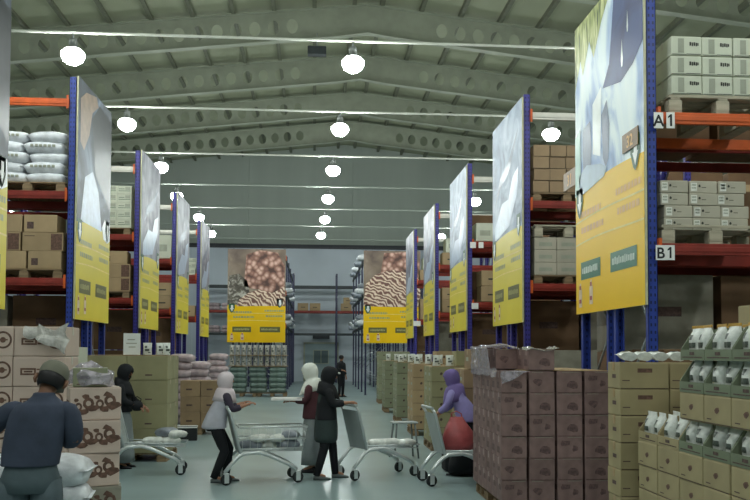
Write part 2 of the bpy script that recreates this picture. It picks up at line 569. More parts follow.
for xx, ys in ((.75, (-3.3, 1.65, 6.6, 11.55)), (-4.75, (-3.3, 1.65, 6.6, 11.55)), (6.3, (-3.3, 1.65, 6.6, 11.55, PY[0], PY[2], PY[4], PY[5])), (-5.2, (PY[3],)), (-13, (1.65, PY[1], PY[4])), (14.5, (1.65, PY[1], PY[4]))):
    for y in ys:
        LK.put((xx, y, LZ), 0, hid, 'high bay lamps beyond the frame')
LABEL_HID = hid


# ------------------------------------------------------------------ racks
def upright_proto(h, m):
    bb = MB()
    # a C-section post with lips, foot plate
    bb.box(-.05, .05, -.035, -.029, 0, h).box(-.05, -.044, -.035, .035, 0, h).box(.044, .05, -.035, .035, 0, h)
    bb.box(-.05, -.03, .029, .035, 0, h).box(.03, .05, .029, .035, 0, h)
    bb.box(-.075, .075, -.06, .06, 0, .012)
    return bb.mesh('upright_mesh', m)
UPM = {}
def beam_mesh(L, m):
    bb = MB()
    bb.box(0, L, -.022, .022, -.12, 0, .004)
    bb.box(.002, L - .002, -.030, -.022, -.085, -.035, .003)     # pressed step
    return bb.mesh('beam_mesh', m)
BM = {}
def linkmesh(name, me, parent, loc, rz=0.0):
    o = bpy.data.objects.new(name, me); C.objects.link(o); o.parent = parent; o.location = loc; o.rotation_euler = (0, 0, rz)
    return o
CONN = MB().box(-.004, .03, -.04, -.032, -.16, .05).box(-.004, .0, -.04, .03, -.16, .05).mesh('connector_mesh', 'rack_orange')


def rack(label, x0, bay, nb, sgn, y, depth, h, levels, m='rack_blue', group=None, rz=0.0, origin=None, paint=('rack_orange_shaded', 'rack_orange', 'steel_cream'), tie=False):
    """x0: aisle-end post, bays run to sgn*x; the front face is at y"""
    t = thing('pallet_rack', label, 'rack', origin or (x0, y, 0), rz, group)
    if (h, m) not in UPM: UPM[(h, m)] = upright_proto(h, m)
    for pm in set(paint):
        if (bay, pm) not in BM: BM[(bay, pm)] = beam_mesh(bay - .1, pm)
    for i in range(nb + 1):
        x = sgn * i * bay
        for yy, rot in ((.04, 0), (depth - .04, PI)):
            linkmesh('upright', UPM[(h, m)], t, (x, yy, 0), rot)
        br = MB(); z = .25; k = 0
        while z + .9 < h:
            ya, yb = (.06, depth - .06) if k % 2 == 0 else (depth - .06, .06)
            br.tube([(x, ya, z), (x, yb, z + .9)], .016, 6); z += .9; k += 1
        br.build('brace', 'galv', t)
    for i in range(nb):
        xa = (sgn * i * bay) if sgn > 0 else -(i + 1) * bay
        for li, z in enumerate(levels):
            for yy, rot in ((-.002, 0), (depth + .002, PI)):
                if tie and li == 2 and rot: continue
                xx = xa + .05 if rot == 0 else xa + bay - .05
                o = linkmesh('beam', BM[(bay, paint[li])], t, (xx, yy, z), rot)
                if i == 0 and rot == 0:
                    c = linkmesh('connector', CONN, o, ((0, 0, 0) if sgn > 0 else (bay - .1 - .03, 0, 0)))
    return t
LEV = (2.9, 4.25, 5.7)
RY = [8.2, 13.2, 18.2, 23.2, 28.2]
LY = [8.12, 13.1, 17.85, 22.5, 27.2]
XRK, XLK = 3.43, -3.79
whoR = ['nearest right rack carrying the A1 and B1 plates', 'second right rack behind the second banner', 'third right rack along the aisle', 'fourth right rack along the aisle', 'fifth and farthest right rack beside the aisle']
whoL = ['left rack at the very edge of the picture', 'left rack holding the white sacks', 'third left rack holding pale green cartons', 'fourth left rack along the aisle', 'fifth and farthest left rack beside the aisle']
for k, y in enumerate(RY):
    m = 'rack_blue' if k == 0 else 'rack_violet'
    nb = (1, 2, 2, 1, 1)[k]
    rack('steel pallet rack, ' + whoR[k] + ', front half', XRK, 2.7, nb, 1, y, 1.0, 6.0, LEV[:2] if k == 0 else LEV, m, 'pallet racks', paint=('rack_orange_shaded', 'rack_orange' if k == 0 else 'rack_orange_shaded', 'beam_lamplit'), tie=True)
    rack('steel pallet rack, ' + whoR[k] + ', rear half', XRK, 2.7, nb, 1, y + 1.15, 1.0, 6.0, LEV[:2], m, 'pallet racks', paint=('rack_orange_shaded', 'rack_orange_shaded'))
for k, y in enumerate(LY):
    m = 'rack_blue' if k < 2 else 'rack_violet'
    rack('steel pallet rack, ' + whoL[k] + ', front half', XLK, 2.7, 1, -1, y, .95, 6.05, LEV, m, 'pallet racks', paint=('rack_orange_shaded', 'rack_orange_shaded', 'rack_orange' if k < 2 else 'beam_lamplit'), tie=True)
    rack('steel pallet rack, ' + whoL[k] + ', rear half', XLK, 2.7, 1, -1, y + 1.1, .95, 6.05, LEV[:2], m, 'pallet racks', paint=('rack_orange_shaded', 'rack_orange_shaded'))
# rack row across the end of the hall and the two rows leading to it
rack('dark steel rack standing across the hall in front of the back wall', -6.26, 2.5, 5, 1, 48.0, 1.0, 6.3, (2.85, 4.15, 5.6), 'rack_blue_dark', 'pallet racks', paint=('wall_dark', 'rack_orange_shaded', 'wall_dark'))
FRY = 34.2
XFL, XFR = -3.43, 2.05
for xx, w in ((XFL + 2.2, 'left'), (XFR + 1.05, 'right')):
    # rows running away from the camera: rotate +90 so bays run to +Y and the face looks to +X
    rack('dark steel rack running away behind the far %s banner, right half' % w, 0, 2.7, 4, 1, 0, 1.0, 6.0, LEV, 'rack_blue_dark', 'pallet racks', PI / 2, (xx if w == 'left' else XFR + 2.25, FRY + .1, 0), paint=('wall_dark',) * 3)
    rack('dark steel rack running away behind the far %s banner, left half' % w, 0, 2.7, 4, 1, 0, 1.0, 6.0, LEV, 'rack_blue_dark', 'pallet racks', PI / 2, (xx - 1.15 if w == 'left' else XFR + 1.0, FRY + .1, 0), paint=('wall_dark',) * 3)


# ------------------------------------------------------------------ lettering
def text_mesh(s, h, m, spacing=1.0, bold=0.0):
    cu = bpy.data.curves.new('t', 'FONT'); cu.body = s; cu.size = h / .73; cu.align_x = 'CENTER'
    cu.space_character = spacing; cu.offset = bold
    o = bpy.data.objects.new('t', cu); C.objects.link(o)
    bpy.context.view_layer.update()
    me = bpy.data.meshes.new_from_object(o.evaluated_get(bpy.context.evaluated_depsgraph_get()))
    bpy.data.objects.remove(o)
    me.transform(Matrix.Rotation(PI / 2, 4, 'X'))
    me.materials.clear(); me.materials.append(MT[m])
    return me


def one_mesh(h, m):
    q = MB(); s = h
    q.poly([(-.06 * s, 0), (.12 * s, 0), (.12 * s, s), (-.02 * s, s), (-.24 * s, .80 * s), (-.24 * s, .66 * s), (-.06 * s, .76 * s)], 0)
    return q.mesh('figure_one', m, norm=False)
def plate(ch, x, y, z, w, h, label):
    t = thing('location_plate', label, 'sign', (x, y, z), 0, 'location plates on the beams')
    MB().box(-w / 2, w / 2, -.003, .003, 0, h, .001).build('plate', 'plate_white', t)
    linkmesh('letter', one_mesh(h * .74, 'ink') if ch == '1' else text_mesh(ch, h * .74, 'ink', 1, .003), t, (0, -.0045, h * .13))
for (ch, u, v0, v1, lab) in (('A', 659, 128, 112, 'white plate with a black letter A on the upper orange beam'), ('1', 671, 128, 112, 'white plate with a black figure 1 beside the A on the upper beam'),
                             ('B', 661, 260, 245, 'white plate with a black letter B on the lower orange beam'), ('1', 670.5, 260, 245, 'white plate with a black figure 1 beside the B on the lower beam')):
    p = at(u, v0, 8.14); q = at(u, v1, 8.14)
    plate(ch, p.x, 8.15, p.z, .098 if u < 671 else .088, q.z - p.z, lab)
for i, (u, v0, v1, Y, w, lab) in enumerate(((473, 248, 242, 18.14, .13, 'blank looking pale plate on the third right rack, upper'), (481, 248, 242, 18.14, .11, 'second pale plate on the third right rack, upper'),
                                        (475, 309, 303, 18.14, .15, 'pale plate on the third right rack, lower'), (417, 326, 321, 28.14, .25, 'pale plate on the farthest right rack'))):
    p = at(u, v0, Y); q = at(u, v1, Y)
    t = thing('location_plate', lab, 'sign', (p.x, Y, p.z), 0, 'location plates on the beams')
    MB().box(-w / 2, w / 2, -.003, .003, 0, q.z - p.z, .001).build('plate', 'plate_white', t)


# ------------------------------------------------------------------ banners
picture_mat('pic_glass', [(0.25, (60, 84, 140)), (.42, (150, 176, 214)), (.55, (222, 236, 240)), (.72, (236, 246, 244))], 1.1, 1.2, off=1.3, stretch=(1.6, 1, .6))
picture_mat('pic_blue', [(0.3, (92, 110, 136)), (.5, (136, 154, 176)), (.7, (176, 190, 204))], 1.6, 1.6, off=2.3)
picture_mat('pic_dark', [(0.3, (60, 66, 74)), (.5, (84, 92, 102)), (.7, (138, 154, 176))], .9, 1.0, off=5.2)
picture_mat('pic_grey', [(0.3, (92, 94, 110)), (.5, (138, 140, 152)), (.7, (186, 186, 196))], 1.4, 1.4, off=8.1)
picture_mat('pic_food_back', [(0.3, (96, 82, 74)), (.5, (128, 112, 98)), (.7, (158, 144, 128))], 1.3, .6)
picture_mat('pic_meat', [(0.0, (236, 204, 188)), (.3, (204, 164, 148)), (.55, (150, 108, 94)), (.9, (84, 60, 54))], 5.0, 0, 'vor', off=.4)
picture_mat('pic_noodle', [(0.2, (120, 86, 78)), (.45, (182, 146, 124)), (.7, (216, 190, 166)), (.95, (234, 216, 196))], 2.2, 9.0, 'ring', off=.25)
picture_mat('pic_stalk', [(0.3, (70, 66, 60)), (.5, (104, 98, 88)), (.7, (206, 200, 190))], 5, 1.0, off=3.3)
picture_mat('pic_leaf', [(0.35, (88, 104, 60)), (.5, (170, 178, 110)), (.7, (226, 228, 176))], 5, 1.5, stretch=(2.2, 1, .35))
picture_mat('pic_navy', [(0.35, (38, 52, 98)), (.6, (56, 74, 124))], 2, 1)
mk('art_pink', (188, 162, 142), rough=.3, var=.15); mk('art_pale', (178, 196, 220), rough=.3, var=.12)
mk('art_dark', (60, 64, 70), rough=.3, var=.15); mk('art_slate', (84, 104, 134), rough=.3, var=.15); mk('art_steel', (146, 172, 192), rough=.3, var=.1)
mk('art_white', (236, 242, 240), rough=.3, var=.05); mk('art_mint', (150, 196, 180), rough=.3, var=.1)


def banner(label, loc, rz, W, H, pic, yel, lab_m, txt_m, style, group='banners on the rack ends', detail=2):
    t = thing('banner', label, 'banner', loc, rz, group)
    MB().box(0, W, 0, .028, 0, H, .003).build('panel', 'panel_edge', t)
    yt = 1.52
    # wavy top of the yellow field
    N = 24
    wav = [(W * i / N, yt + .05 * math.sin(PI * i / N) + (.05 * (i / N))) for i in range(N + 1)]
    bb = MB(); bb.mi = 0
    y1, y2, y3, y4 = -.003, -.006, -.009, -.012
    for i in range(N):
        a, c = wav[i], wav[i + 1]
        bb.poly([(a[0], 0), (c[0], 0), c, a], y1)
    bb.build('yellow_field', yel, t, norm=False)
    bb = MB()
    for i in range(N):
        a, c = wav[i], wav[i + 1]
        bb.poly([a, c, (c[0], H), (a[0], H)], y1)
    art = bb.build('picture', pic, t, norm=False)
    def shape(name, m, pts, y=y2, par=art):
        return MB().poly([(p[0] * W, yt + p[1] * (H - yt)) for p in pts], y).build(name, m, par, norm=False)
    if style == 'glass':
        shape('picture_leaves', 'pic_leaf', [(0, .62), (.1, .78), (.14, .68), (.25, .84), (.32, .72), (.45, .88), (.6, 1), (0, 1)])
        shape('picture_navy_area', 'pic_navy', [(.46, .50), (.56, .60), (.60, .78), (.64, 1), (1, 1), (1, .56), (.88, .49), (.72, .45)])  # printed navy area of the artwork
        shape('picture_glass', 'art_slate', [(.14, .08), (.13, .36), (.26, .38), (.28, .22), (.26, .04), (.18, .02)])
        shape('picture_glass', 'art_slate', [(.46, .12), (.44, .36), (.52, .42), (.56, .28), (.54, .10), (.5, .06)])
        shape('picture_tray', 'art_steel', [(.08, -.02), (.06, .1), (.2, .14), (.42, .1), (.52, .06), (.48, .02), (.3, .0)], y3)
        shape('picture_mint', 'art_mint', [(0, -.01), (0, .34), (.09, .38), (.1, .1), (.06, .0)], y3)
        shape('picture_white_plate', 'art_white', [(.3, .18), (.3, .46), (.44, .52), (.43, .3), (.42, .14)])
        shape('picture_drop', 'art_white', [(.725, .56), (.74, .66), (.755, .56), (.748, .52), (.732, .52)], y3)
        shape('picture_drop', 'art_white', [(.805, .70), (.815, .78), (.825, .70), (.82, .67), (.81, .67)], y3)
    elif style == 'dark':
        shape('picture_hand', 'art_pink', [(.06, .56), (.05, .86), (.2, .94), (.5, .99), (.56, .93), (.38, .84), (.3, .66), (.16, .52)])
        shape('picture_dark_area', 'art_dark', [(.5, .4), (.38, .8), (.6, .95), (1, .92), (1, .2), (.8, .3)])  # printed dark grey area of the artwork
        shape('picture_dress', 'art_pale', [(.1, .02), (.2, .34), (.42, .42), (.6, .3), (.72, .02)])
        shape('picture_dot', 'art_white', [(.78, -.03), (.72, .05), (.8, .12), (.98, .12), (.99, -.02), (.9, -.05)], y3)
    elif style == 'food':
        shape('picture_stalks', 'pic_stalk', [(0, .02), (.02, .52), (.2, .56), (.34, .42), (.4, .12), (.2, .0)])
        shape('picture_meat', 'pic_meat', [(.28, .34), (.3, .62), (.32, .9), (.55, .98), (.86, .94), (.98, .7), (.98, .3), (.8, .16), (.55, .28), (.4, .3)])
        shape('picture_noodles', 'pic_noodle', [(.16, -.02), (.2, .1), (.36, .22), (.54, .28), (.78, .22), (.98, .34), (1, -.01), (.6, -.01)], y3)
    elif style == 'noodles':
        shape('picture_meat', 'pic_meat', [(.3, .6), (.36, .96), (.8, .98), (.98, .8), (.98, .5), (.6, .5)])
        shape('picture_noodles', 'pic_noodle', [(.0, .0), (.04, .4), (.2, .56), (.5, .66), (.8, .6), (1, .5), (1, -.01), (.5, -.01)], y3)
    else:
        shape('picture_swirl', 'art_pale', [(.1, .02), (.1, .14), (.36, .3), (.58, .3), (.7, .44), (.9, .5), (.86, .3), (.6, .08)])
        shape('picture_swirl', 'art_slate', [(.08, .3), (.3, .44), (.62, .52), (.9, .8), (.6, .62), (.28, .52)])
    # green strips with a line of lettering
    for (a, c) in ((.09, .41), (.56, .91)):
        l = MB().rect(a * W, c * W, .42, .64, y2).build('caption_strip', lab_m, t, norm=False)
        tb = MB(); x = a * W + .06; r = random.Random(int(a * 100))
        while x < c * W - .10:
            w = r.uniform(.035, .06); tb.rect(x, x + w, .49 + r.uniform(0, .012), .57 + r.uniform(-.012, .012), y3); x += w + .014
        tb.build('caption', txt_m, l, norm=False)
    # thin sweeping lines and a headline block
    for z0, s_ in ((.86, .03), (1.14, .05)):
        bb = MB()
        for i in range(12):
            xa, xb = W * i / 12, W * (i + 1) / 12
            f = lambda x: z0 + s_ * (x / W) + .02 * math.sin(x * 2)
            bb.poly([(xa, f(xa)), (xb, f(xb)), (xb, f(xb) + .022), (xa, f(xa) + .022)], y2)
        bb.build('sweep_line', 'line_pale', t, norm=False)
    r = random.Random(5)
    for (xa, xb, z) in ((.10, .46, 1.0), (.10, .42, 1.2), (.64, .97, 1.26), (.66, .95, 1.04)):
        x = xa * W; bb = MB()
        while x < xb * W:
            w = r.uniform(.05, .10); bb.rect(x, min(x + w, xb * W), z, z + .075, y2); x += w + .02
        bb.build('headline', 'orange_text' if detail > 1 else 'label_text_dull', t, norm=False)
    # shield with a down arrow at both edges
    for cx in (.075, .90):
        z = 1.28 if cx < .5 else 1.50
        s_ = MB().poly([(cx * W - .12, z + .30), (cx * W + .12, z + .30), (cx * W + .13, z + .12), (cx * W + .06, z - .03), (cx * W, z - .08), (cx * W - .06, z - .03), (cx * W - .13, z + .12)], y3).build('shield', 'shield_green', t, norm=False)
        MB().poly([(cx * W - .03, z + .24), (cx * W + .06, z + .24), (cx * W + .06, z + .12), (cx * W + .09, z + .12), (cx * W + .01, z - .03), (cx * W - .07, z + .12), (cx * W - .03, z + .12)], y4).build('arrow', 'white_print', s_, norm=False)
    # two product shots at the foot
    for cx, z0 in ((.08, .08), (.26, .10)):
        p_ = MB().poly([(cx * W - .06, z0), (cx * W + .06, z0), (cx * W + .06, z0 + .20), (cx * W + .025, z0 + .26), (cx * W + .025, z0 + .3), (cx * W - .025, z0 + .3), (cx * W - .025, z0 + .26), (cx * W - .06, z0 + .20)], y2).build('product_picture', 'product_pink', t, norm=False)
        MB().rect(cx * W - .035, cx * W + .03, z0 + .22, z0 + .27, y3).rect(cx * W - .04, cx * W + .04, z0 + .05, z0 + .1, y3).build('product_label', 'bag_red', p_, norm=False)
    return t
ZB = 2.27
XPR, XPL = 3.34, -3.70
bR = ['large yellow banner with blue glassware picture and plate 32, nearest on the right', 'yellow banner with pale blue picture on the second right rack', 'yellow banner with pale blue picture on the third right rack', 'narrow looking yellow and grey banner on the fourth right rack', 'narrow looking yellow and grey banner on the fifth right rack']
for k, y in enumerate(RY):
    o = banner(bR[k], (XPR, y + 2.2, ZB), -PI / 2, 2.22, 3.68, ('pic_glass', 'pic_blue', 'pic_blue', 'pic_grey', 'pic_grey')[k], 'yellow_print' if k == 0 else 'yellow_dull',
               'green_label' if k == 0 else 'olive_label', 'label_text' if k == 0 else 'label_text_dull', 'glass' if k == 0 else 'swirl', detail=2 if k == 0 else 1)
    if k == 0: B1 = o
bL = ['yellow banner cut by the left edge of the picture', 'tall yellow banner with dark picture beside the white sacks', 'yellow banner with grey picture on the third left rack', 'narrow looking yellow banner on the fourth left rack', 'narrow looking yellow banner on the fifth left rack']
for k, y in enumerate(LY):
    banner(bL[k], (XPL, y, ZB), PI / 2, 2.08, 3.8, ('pic_dark', 'pic_dark', 'pic_grey', 'pic_grey', 'pic_grey')[k], 'yellow_dull', 'olive_label', 'label_text_dull', 'dark' if k < 2 else 'swirl', detail=1)
pl_, pr_ = at(227, 343, FRY), at(364, 343, FRY)
banner('far yellow banner with minced meat and pasta picture, left of the two facing the aisle', (at(227.5, 300, FRY).x, FRY - .02, 2.15), 0, 2.36, 3.83, 'pic_food_back', 'yellow_print', 'olive_label', 'label_text_dull', 'food', detail=1)
banner('far yellow banner with twisted pasta picture, right of the two facing the aisle', (at(363.5, 300, FRY).x, FRY - .02, 2.15), 0, 2.36, 3.83, 'pic_food_back', 'yellow_print', 'olive_label', 'label_text_dull', 'noodles', detail=1)
# number plates: 32 at the near edge, 31 beyond the far edge
t = thing('number_plate', 'brown plate with the number 32 on the nearest right banner', 'sign', (XPR - .02, 8.2 + .32, at(633, 149, 8.5).z), -PI / 2)
MB().box(-.22, .22, 0, .01, 0, .20, .003).build('plate', 'plate_brown', t)
linkmesh('number', text_mesh('32', .13, 'orange_text', 1.05, .004), t, (0, -.003, .035))
t = thing('number_plate', 'small brown plate with the number 31 past the far edge of the nearest right banner', 'sign', (XPR + .015, 10.72, at(568, 188, 10.7).z), -PI / 2)
MB().box(-.27, .27, 0, .01, 0, .24, .003).build('plate', 'plate_brown', t)
linkmesh('number', text_mesh('31', .15, 'orange_text', 1.05, .004), t, (0, -.003, .045))

# ------------------------------------------------------------------ goods: prototypes
def carton_proto(name, w, d, h, m, tape, prints=(), side=(), bulge=.004, cat='carton'):
    """prints / side: (part name, material, [rects as fractions x0,x1,z0,z1]) on the front / left face"""
    bb = MB().box(-w / 2, w / 2, -d / 2, d / 2, 0, h, .007, 2)
    # lid flaps: two low panels meeting in the middle, and a seam line on the ends
    bb.box(-w / 2 + .004, w / 2 - .004, -d / 2 + .004, -.003, h - .002, h + .003, .001)
    bb.box(-w / 2 + .004, w / 2 - .004, .003, d / 2 - .004, h - .002, h + .003, .001)
    for v in bb.bm.verts:
        k = (1 - (2 * v.co.x / w) ** 2) * (1 - (2 * (v.co.z - h / 2) / h) ** 2)
    o = bb.build(name, m); tag(o, 'carton', cat)
    tb = MB().box(-w / 2 - .001, w / 2 + .001, -.024, .024, h + .003, h + .0045)
    tb.box(-w / 2 - .0016, -w / 2 - .0004, -.024, .024, h - .07, h + .0045).box(w / 2 + .0004, w / 2 + .0016, -.024, .024, h - .07, h + .0045)
    tb.build('tape', tape, o)
    for (pn, pm, fn) in prints:
        q = MB(); fn(q, w, h, -d / 2 - .0018); q.build(pn, pm, o, norm=False)
    for (pn, pm, rects) in side:
        q = MB()
        for (a, c, z0, z1) in rects: q.rect_side(-d / 2 + a * d, -d / 2 + c * d, z0 * h, z1 * h, -w / 2 - .0018)
        q.build(pn, pm, o, norm=False)
    return o
def rects(*rs):
    def f(q, w, h, y):
        for (a, c, z0, z1) in rs: q.rect(-w / 2 + a * w, -w / 2 + c * w, z0 * h, z1 * h, y)
    return f
def blob(cx, cz, r, n=9, sx=1.0, seed=1):
    rr = random.Random(seed); k = [rr.uniform(.65, 1.1) for _ in range(n)]
    def f(q, w, h, y):
        q.poly([(-w / 2 + cx * w + sx * r * k[i] * math.cos(2 * PI * i / n), cz * h + r * k[i] * math.sin(2 * PI * i / n)) for i in range(n)], y)
    return f
def multi(*fs):
    def f(q, w, h, y):
        for g in fs: g(q, w, h, y)
    return f
def logo(q, w, h, y):
    # a round mark, a pill outline and a bar motif, as on the pale cartons
    q.ring(w * .30, h * .55, h * .23, h * .30, y, 20); q.ring(w * .30, h * .55, .0, h * .10, y, 12)
    q.rect(w * .30 - h * .16, w * .30 + h * .16, h * .53, h * .58, y - .0005)
    x0, x1, z0, z1 = -w * .36, -w * .06, h * .38, h * .62
    for r_ in ((x0, x1, z0, z0 + .016), (x0, x1, z1 - .016, z1), (x0, x0 + .016, z0, z1), (x1 - .016, x1, z0, z1)): q.rect(*r_, y)
    q.rect(x0 + .03, x1 - .03, h * .47, h * .53, y)
    q.rect(-w * .05, w * .14, h * .40, h * .47, y); q.rect(-w * .05, w * .12, h * .55, h * .60, y)
def scrawl(q, w, h, y):
    r = random.Random(3)
    for i, (fx, fz, s_) in enumerate(((-.33, .42, .9), (-.14, .52, 1.25), (.08, .50, 1.0), (.28, .60, 1.3))):
        q.ring(w * fx, h * fz, h * .07 * s_, h * .15 * s_, y, 9, r.uniform(.7, 1.1))
        blob(.5 + fx + .08, fz - .16, .028 * s_, 7, 1.8, i + 2)(q, w, h, y - .0004)
        blob(.5 + fx - .05, fz + .2, .02 * s_, 7, 1.4, i + 12)(q, w, h, y - .0004)
    q.poly([(-w * .40, h * .26), (w * .30, h * .40), (w * .32, h * .45), (-w * .40, h * .31)], y - .0008)


def pallet_proto(m, w=1.15, d=.95, parts=True):
    t = thing('pallet', 'pallet', 'pallet')
    if parts:
        for i in range(5):
            a = -d / 2 + i * (d - .13) / 4
            MB().box(-w / 2, w / 2, a, a + .13, .118, .14, .003).build('deck_board', m, t)
        for i in range(3):
            x = -w / 2 + .07 + i * (w - .14) / 2
            MB().box(x - .07, x + .07, -d / 2, d / 2, .0, .018, .002).build('skid', m, t)
            for j in range(3):
                y = -d / 2 + .06 + j * (d - .12) / 2
                MB().box(x - .07, x + .07, y - .06, y + .06, .018, .10, .004).build('block', m, t)
            MB().box(x - .05, x + .05, -d / 2, d / 2, .10, .118, .002).build('stringer', m, t)
    else:
        bb = MB()
        for i in range(5):
            a = -d / 2 + i * (d - .13) / 4; bb.box(-w / 2, w / 2, a, a + .13, .118, .14)
        bb.build('deck', m, t)
        for i in range(3):
            x = -w / 2 + .07 + i * (w - .14) / 2
            bb = MB().box(x - .05, x + .05, -d / 2, d / 2, .10, .118).box(x - .07, x + .07, -d / 2, d / 2, 0, .018)
            for j in range(3):
                y = -d / 2 + .06 + j * (d - .12) / 2; bb.box(x - .07, x + .07, y - .06, y + .06, .018, .10)
            bb.build('runner', m, t)
    return t
PALE = Kind(pallet_proto('pallet_pale')); WOOD = Kind(pallet_proto('pallet_wood')); FARP = Kind(pallet_proto('pallet_wood', parts=False))
PH = .14


def pillow(w, d, h, n=14, m_=9, pw=.45, wob=.06, seed=0):
    """a filled sack lying flat, seams along the rim"""
    bb = MB(); g = {}
    def pt(i, j, s):
        x = -1 + 2 * i / n; y = -1 + 2 * j / m_
        e = max(0.0, (1 - abs(x) ** 3.2) * (1 - abs(y) ** 2.6)) ** pw
        nz = noise.noise(Vector((x * 2.1 + seed, y * 2.1, s * 2 + seed)))
        pinch = 1 - .05 * (1 - e)
        return (x * w / 2 * pinch * (1 + wob * .4 * nz), y * d / 2 * pinch * (1 + wob * .4 * nz), h / 2 + s * h / 2 * e * (1 + wob * 2.2 * nz) if s > 0 else h / 2 - h / 2 * min(1, e * 1.5))
    T = [[bb.bm.verts.new(pt(i, j, 1)) for j in range(m_ + 1)] for i in range(n + 1)]
    B = [[T[i][j] if i in (0, n) or j in (0, m_) else bb.bm.verts.new(pt(i, j, -1)) for j in range(m_ + 1)] for i in range(n + 1)]
    for i in range(n):
        for j in range(m_):
            bb.bm.faces.new((T[i][j], T[i + 1][j], T[i + 1][j + 1], T[i][j + 1])).smooth = True
            bb.bm.faces.new((B[i][j], B[i][j + 1], B[i + 1][j + 1], B[i + 1][j])).smooth = True
    return bb
def sack_proto(w, d, h, m, pm=None, seed=0, parts=True, name='sack'):
    o = pillow(w, d, h, seed=seed).build(name, m); tag(o, 'sack', 'sack')
    if parts:
        MB().box(-w / 2 - .012, -w / 2 + .012, -d * .42, d * .42, h * .5 - .004, h * .5 + .004, .002).build('seam', m, o)
        MB().box(w / 2 - .012, w / 2 + .012, -d * .42, d * .42, h * .5 - .004, h * .5 + .004, .002).build('seam', m, o)
    if pm:
        q = MB()   # print band hugging the bulging front edge
        for k in range(6):
            x = -w * .3 + k * w * .1
            q.box(x, x + w * .07, -d * .495 - .004, -d * .47, h * .42, h * .62, .003)
        q.build('print', pm, o)
    return o
def pouch_proto(w, h, t, m, pm, seed=0, name='pouch', top=None):
    """a standing filled packet: flat crimped top, bulging belly"""
    bb = MB(); n, m_ = 8, 12
    def th(i, j):
        x = -1 + 2 * i / n; z = j / m_
        return t / 2 * (max(0, 1 - abs(x) ** 2.6) ** .6) * (1 if z < .5 else max(.06, 1 - ((z - .5) / .42) ** 2)) * (1 + .25 * noise.noise(Vector((x * 2 + seed, z * 3, seed))))
    F = [[None] * (m_ + 1) for _ in range(n + 1)]; Bk = [[None] * (m_ + 1) for _ in range(n + 1)]
    for i in range(n + 1):
        for j in range(m_ + 1):
            x = (-1 + 2 * i / n) * w / 2 * (1 - .08 * math.sin(PI * j / m_)); z = h * j / m_
            if i in (0, n):
                F[i][j] = Bk[i][j] = bb.bm.verts.new((x, 0, z))
            else:
                q = th(i, j); F[i][j] = bb.bm.verts.new((x, -q, z)); Bk[i][j] = bb.bm.verts.new((x, q, z))
    for i in range(n):
        for j in range(m_):
            bb.bm.faces.new((F[i][j], F[i + 1][j], F[i + 1][j + 1], F[i][j + 1])).smooth = True
            bb.bm.faces.new((Bk[i][j], Bk[i][j + 1], Bk[i + 1][j + 1], Bk[i + 1][j])).smooth = True
    for i in range(1, n):
        pass
    for R in ((0, 1), (m_, -1)):
        j = R[0]
        loop = [F[i][j] for i in range(n + 1)] + [Bk[i][j] for i in range(n - 1, 0, -1)]
        bb.bm.faces.new(loop)
    o = bb.build(name, m); tag(o, 'pouch', 'bag')
    # printed patch following the belly
    q = MB()
    for (i0, i1, j0, j1) in ((2, 6, 4, 6), (2, 4, 7, 9), (5, 7, 2, 3)):
        for i in range(i0, i1):
            for j in range(j0, j1):
                P = []
                for (a, c) in ((i, j), (i + 1, j), (i + 1, j + 1), (i, j + 1)):
                    x = (-1 + 2 * a / n) * w / 2 * .96; P.append((x, -th(a, c) - .003, h * c / m_))
                q.face(P)
    q.build('print', pm, o)
    if top: MB().box(-w / 2, w / 2, -.004, .004, h - .012, h + .008, .002).build('top_seal', top, o)
    return o
def tray_proto(w, d, h, m, name='display_tray', mark=True):
    """cardboard display tray: open top, front cut low with sloping shoulders"""
    T_ = .008
    bb = MB().box(-w / 2, w / 2, -d / 2, d / 2, 0, T_)
    bb.box(-w / 2, w / 2, d / 2 - T_, d / 2, T_, h).box(-w / 2, w / 2, -d / 2, -d / 2 + T_, T_, h * .34)
    for s in (-1, 1):
        x0 = s * w / 2; x1 = s * (w / 2 - T_)
        o_ = [(-d / 2 + T_, T_), (d / 2 - T_, T_), (d / 2 - T_, h), (-d / 2 + .10, h), (-d / 2 + T_, h * .4)]
        a = [bb.bm.verts.new((x0, y, z)) for y, z in o_]; c = [bb.bm.verts.new((x1, y, z)) for y, z in o_]
        bb.bm.faces.new(a); bb.bm.faces.new(c[::-1])
        for i in range(5):
            j = (i + 1) % 5; bb.bm.faces.new((a[i], a[j], c[j], c[i]))
    o = bb.build(name, m); tag(o, 'tray', 'tray')
    q = MB()
    q.rect(-w * .42, w * .42, h * .08, h * .11, -d / 2 - .002)
    if mark: q.rect(-w * .1, w * .1, h * .16, h * .26, -d / 2 - .002)
    q.build('print', 'print_stain', o, norm=False)
    return o
def crumple(nx, ny, fn, amp, seed, name, m, label, cat='wrap', loc=(0, 0, 0), group=None):
    bb = MB(); V = []
    for i in range(nx + 1):
        row = []
        for j in range(ny + 1):
            p = Vector(fn(i / nx, j / ny))
            q = p * 9 + Vector((seed, seed * .3, 0))
            row.append(bb.bm.verts.new(p + Vector((noise.noise(q), noise.noise(q + Vector((9, 0, 0))), noise.noise(q + Vector((0, 9, 0))))) * amp))
        V.append(row)
    for i in range(nx):
        for j in range(ny):
            bb.bm.faces.new((V[i][j], V[i + 1][j], V[i + 1][j + 1], V[i][j + 1]))
    o = bb.build(name, m); o.location = loc
    md = o.modifiers.new('thickness', 'SOLIDIFY'); md.thickness = .003
    return tag(o, label, cat, group)


# ------------------------------------------------------------------ goods on the racks
E = .004
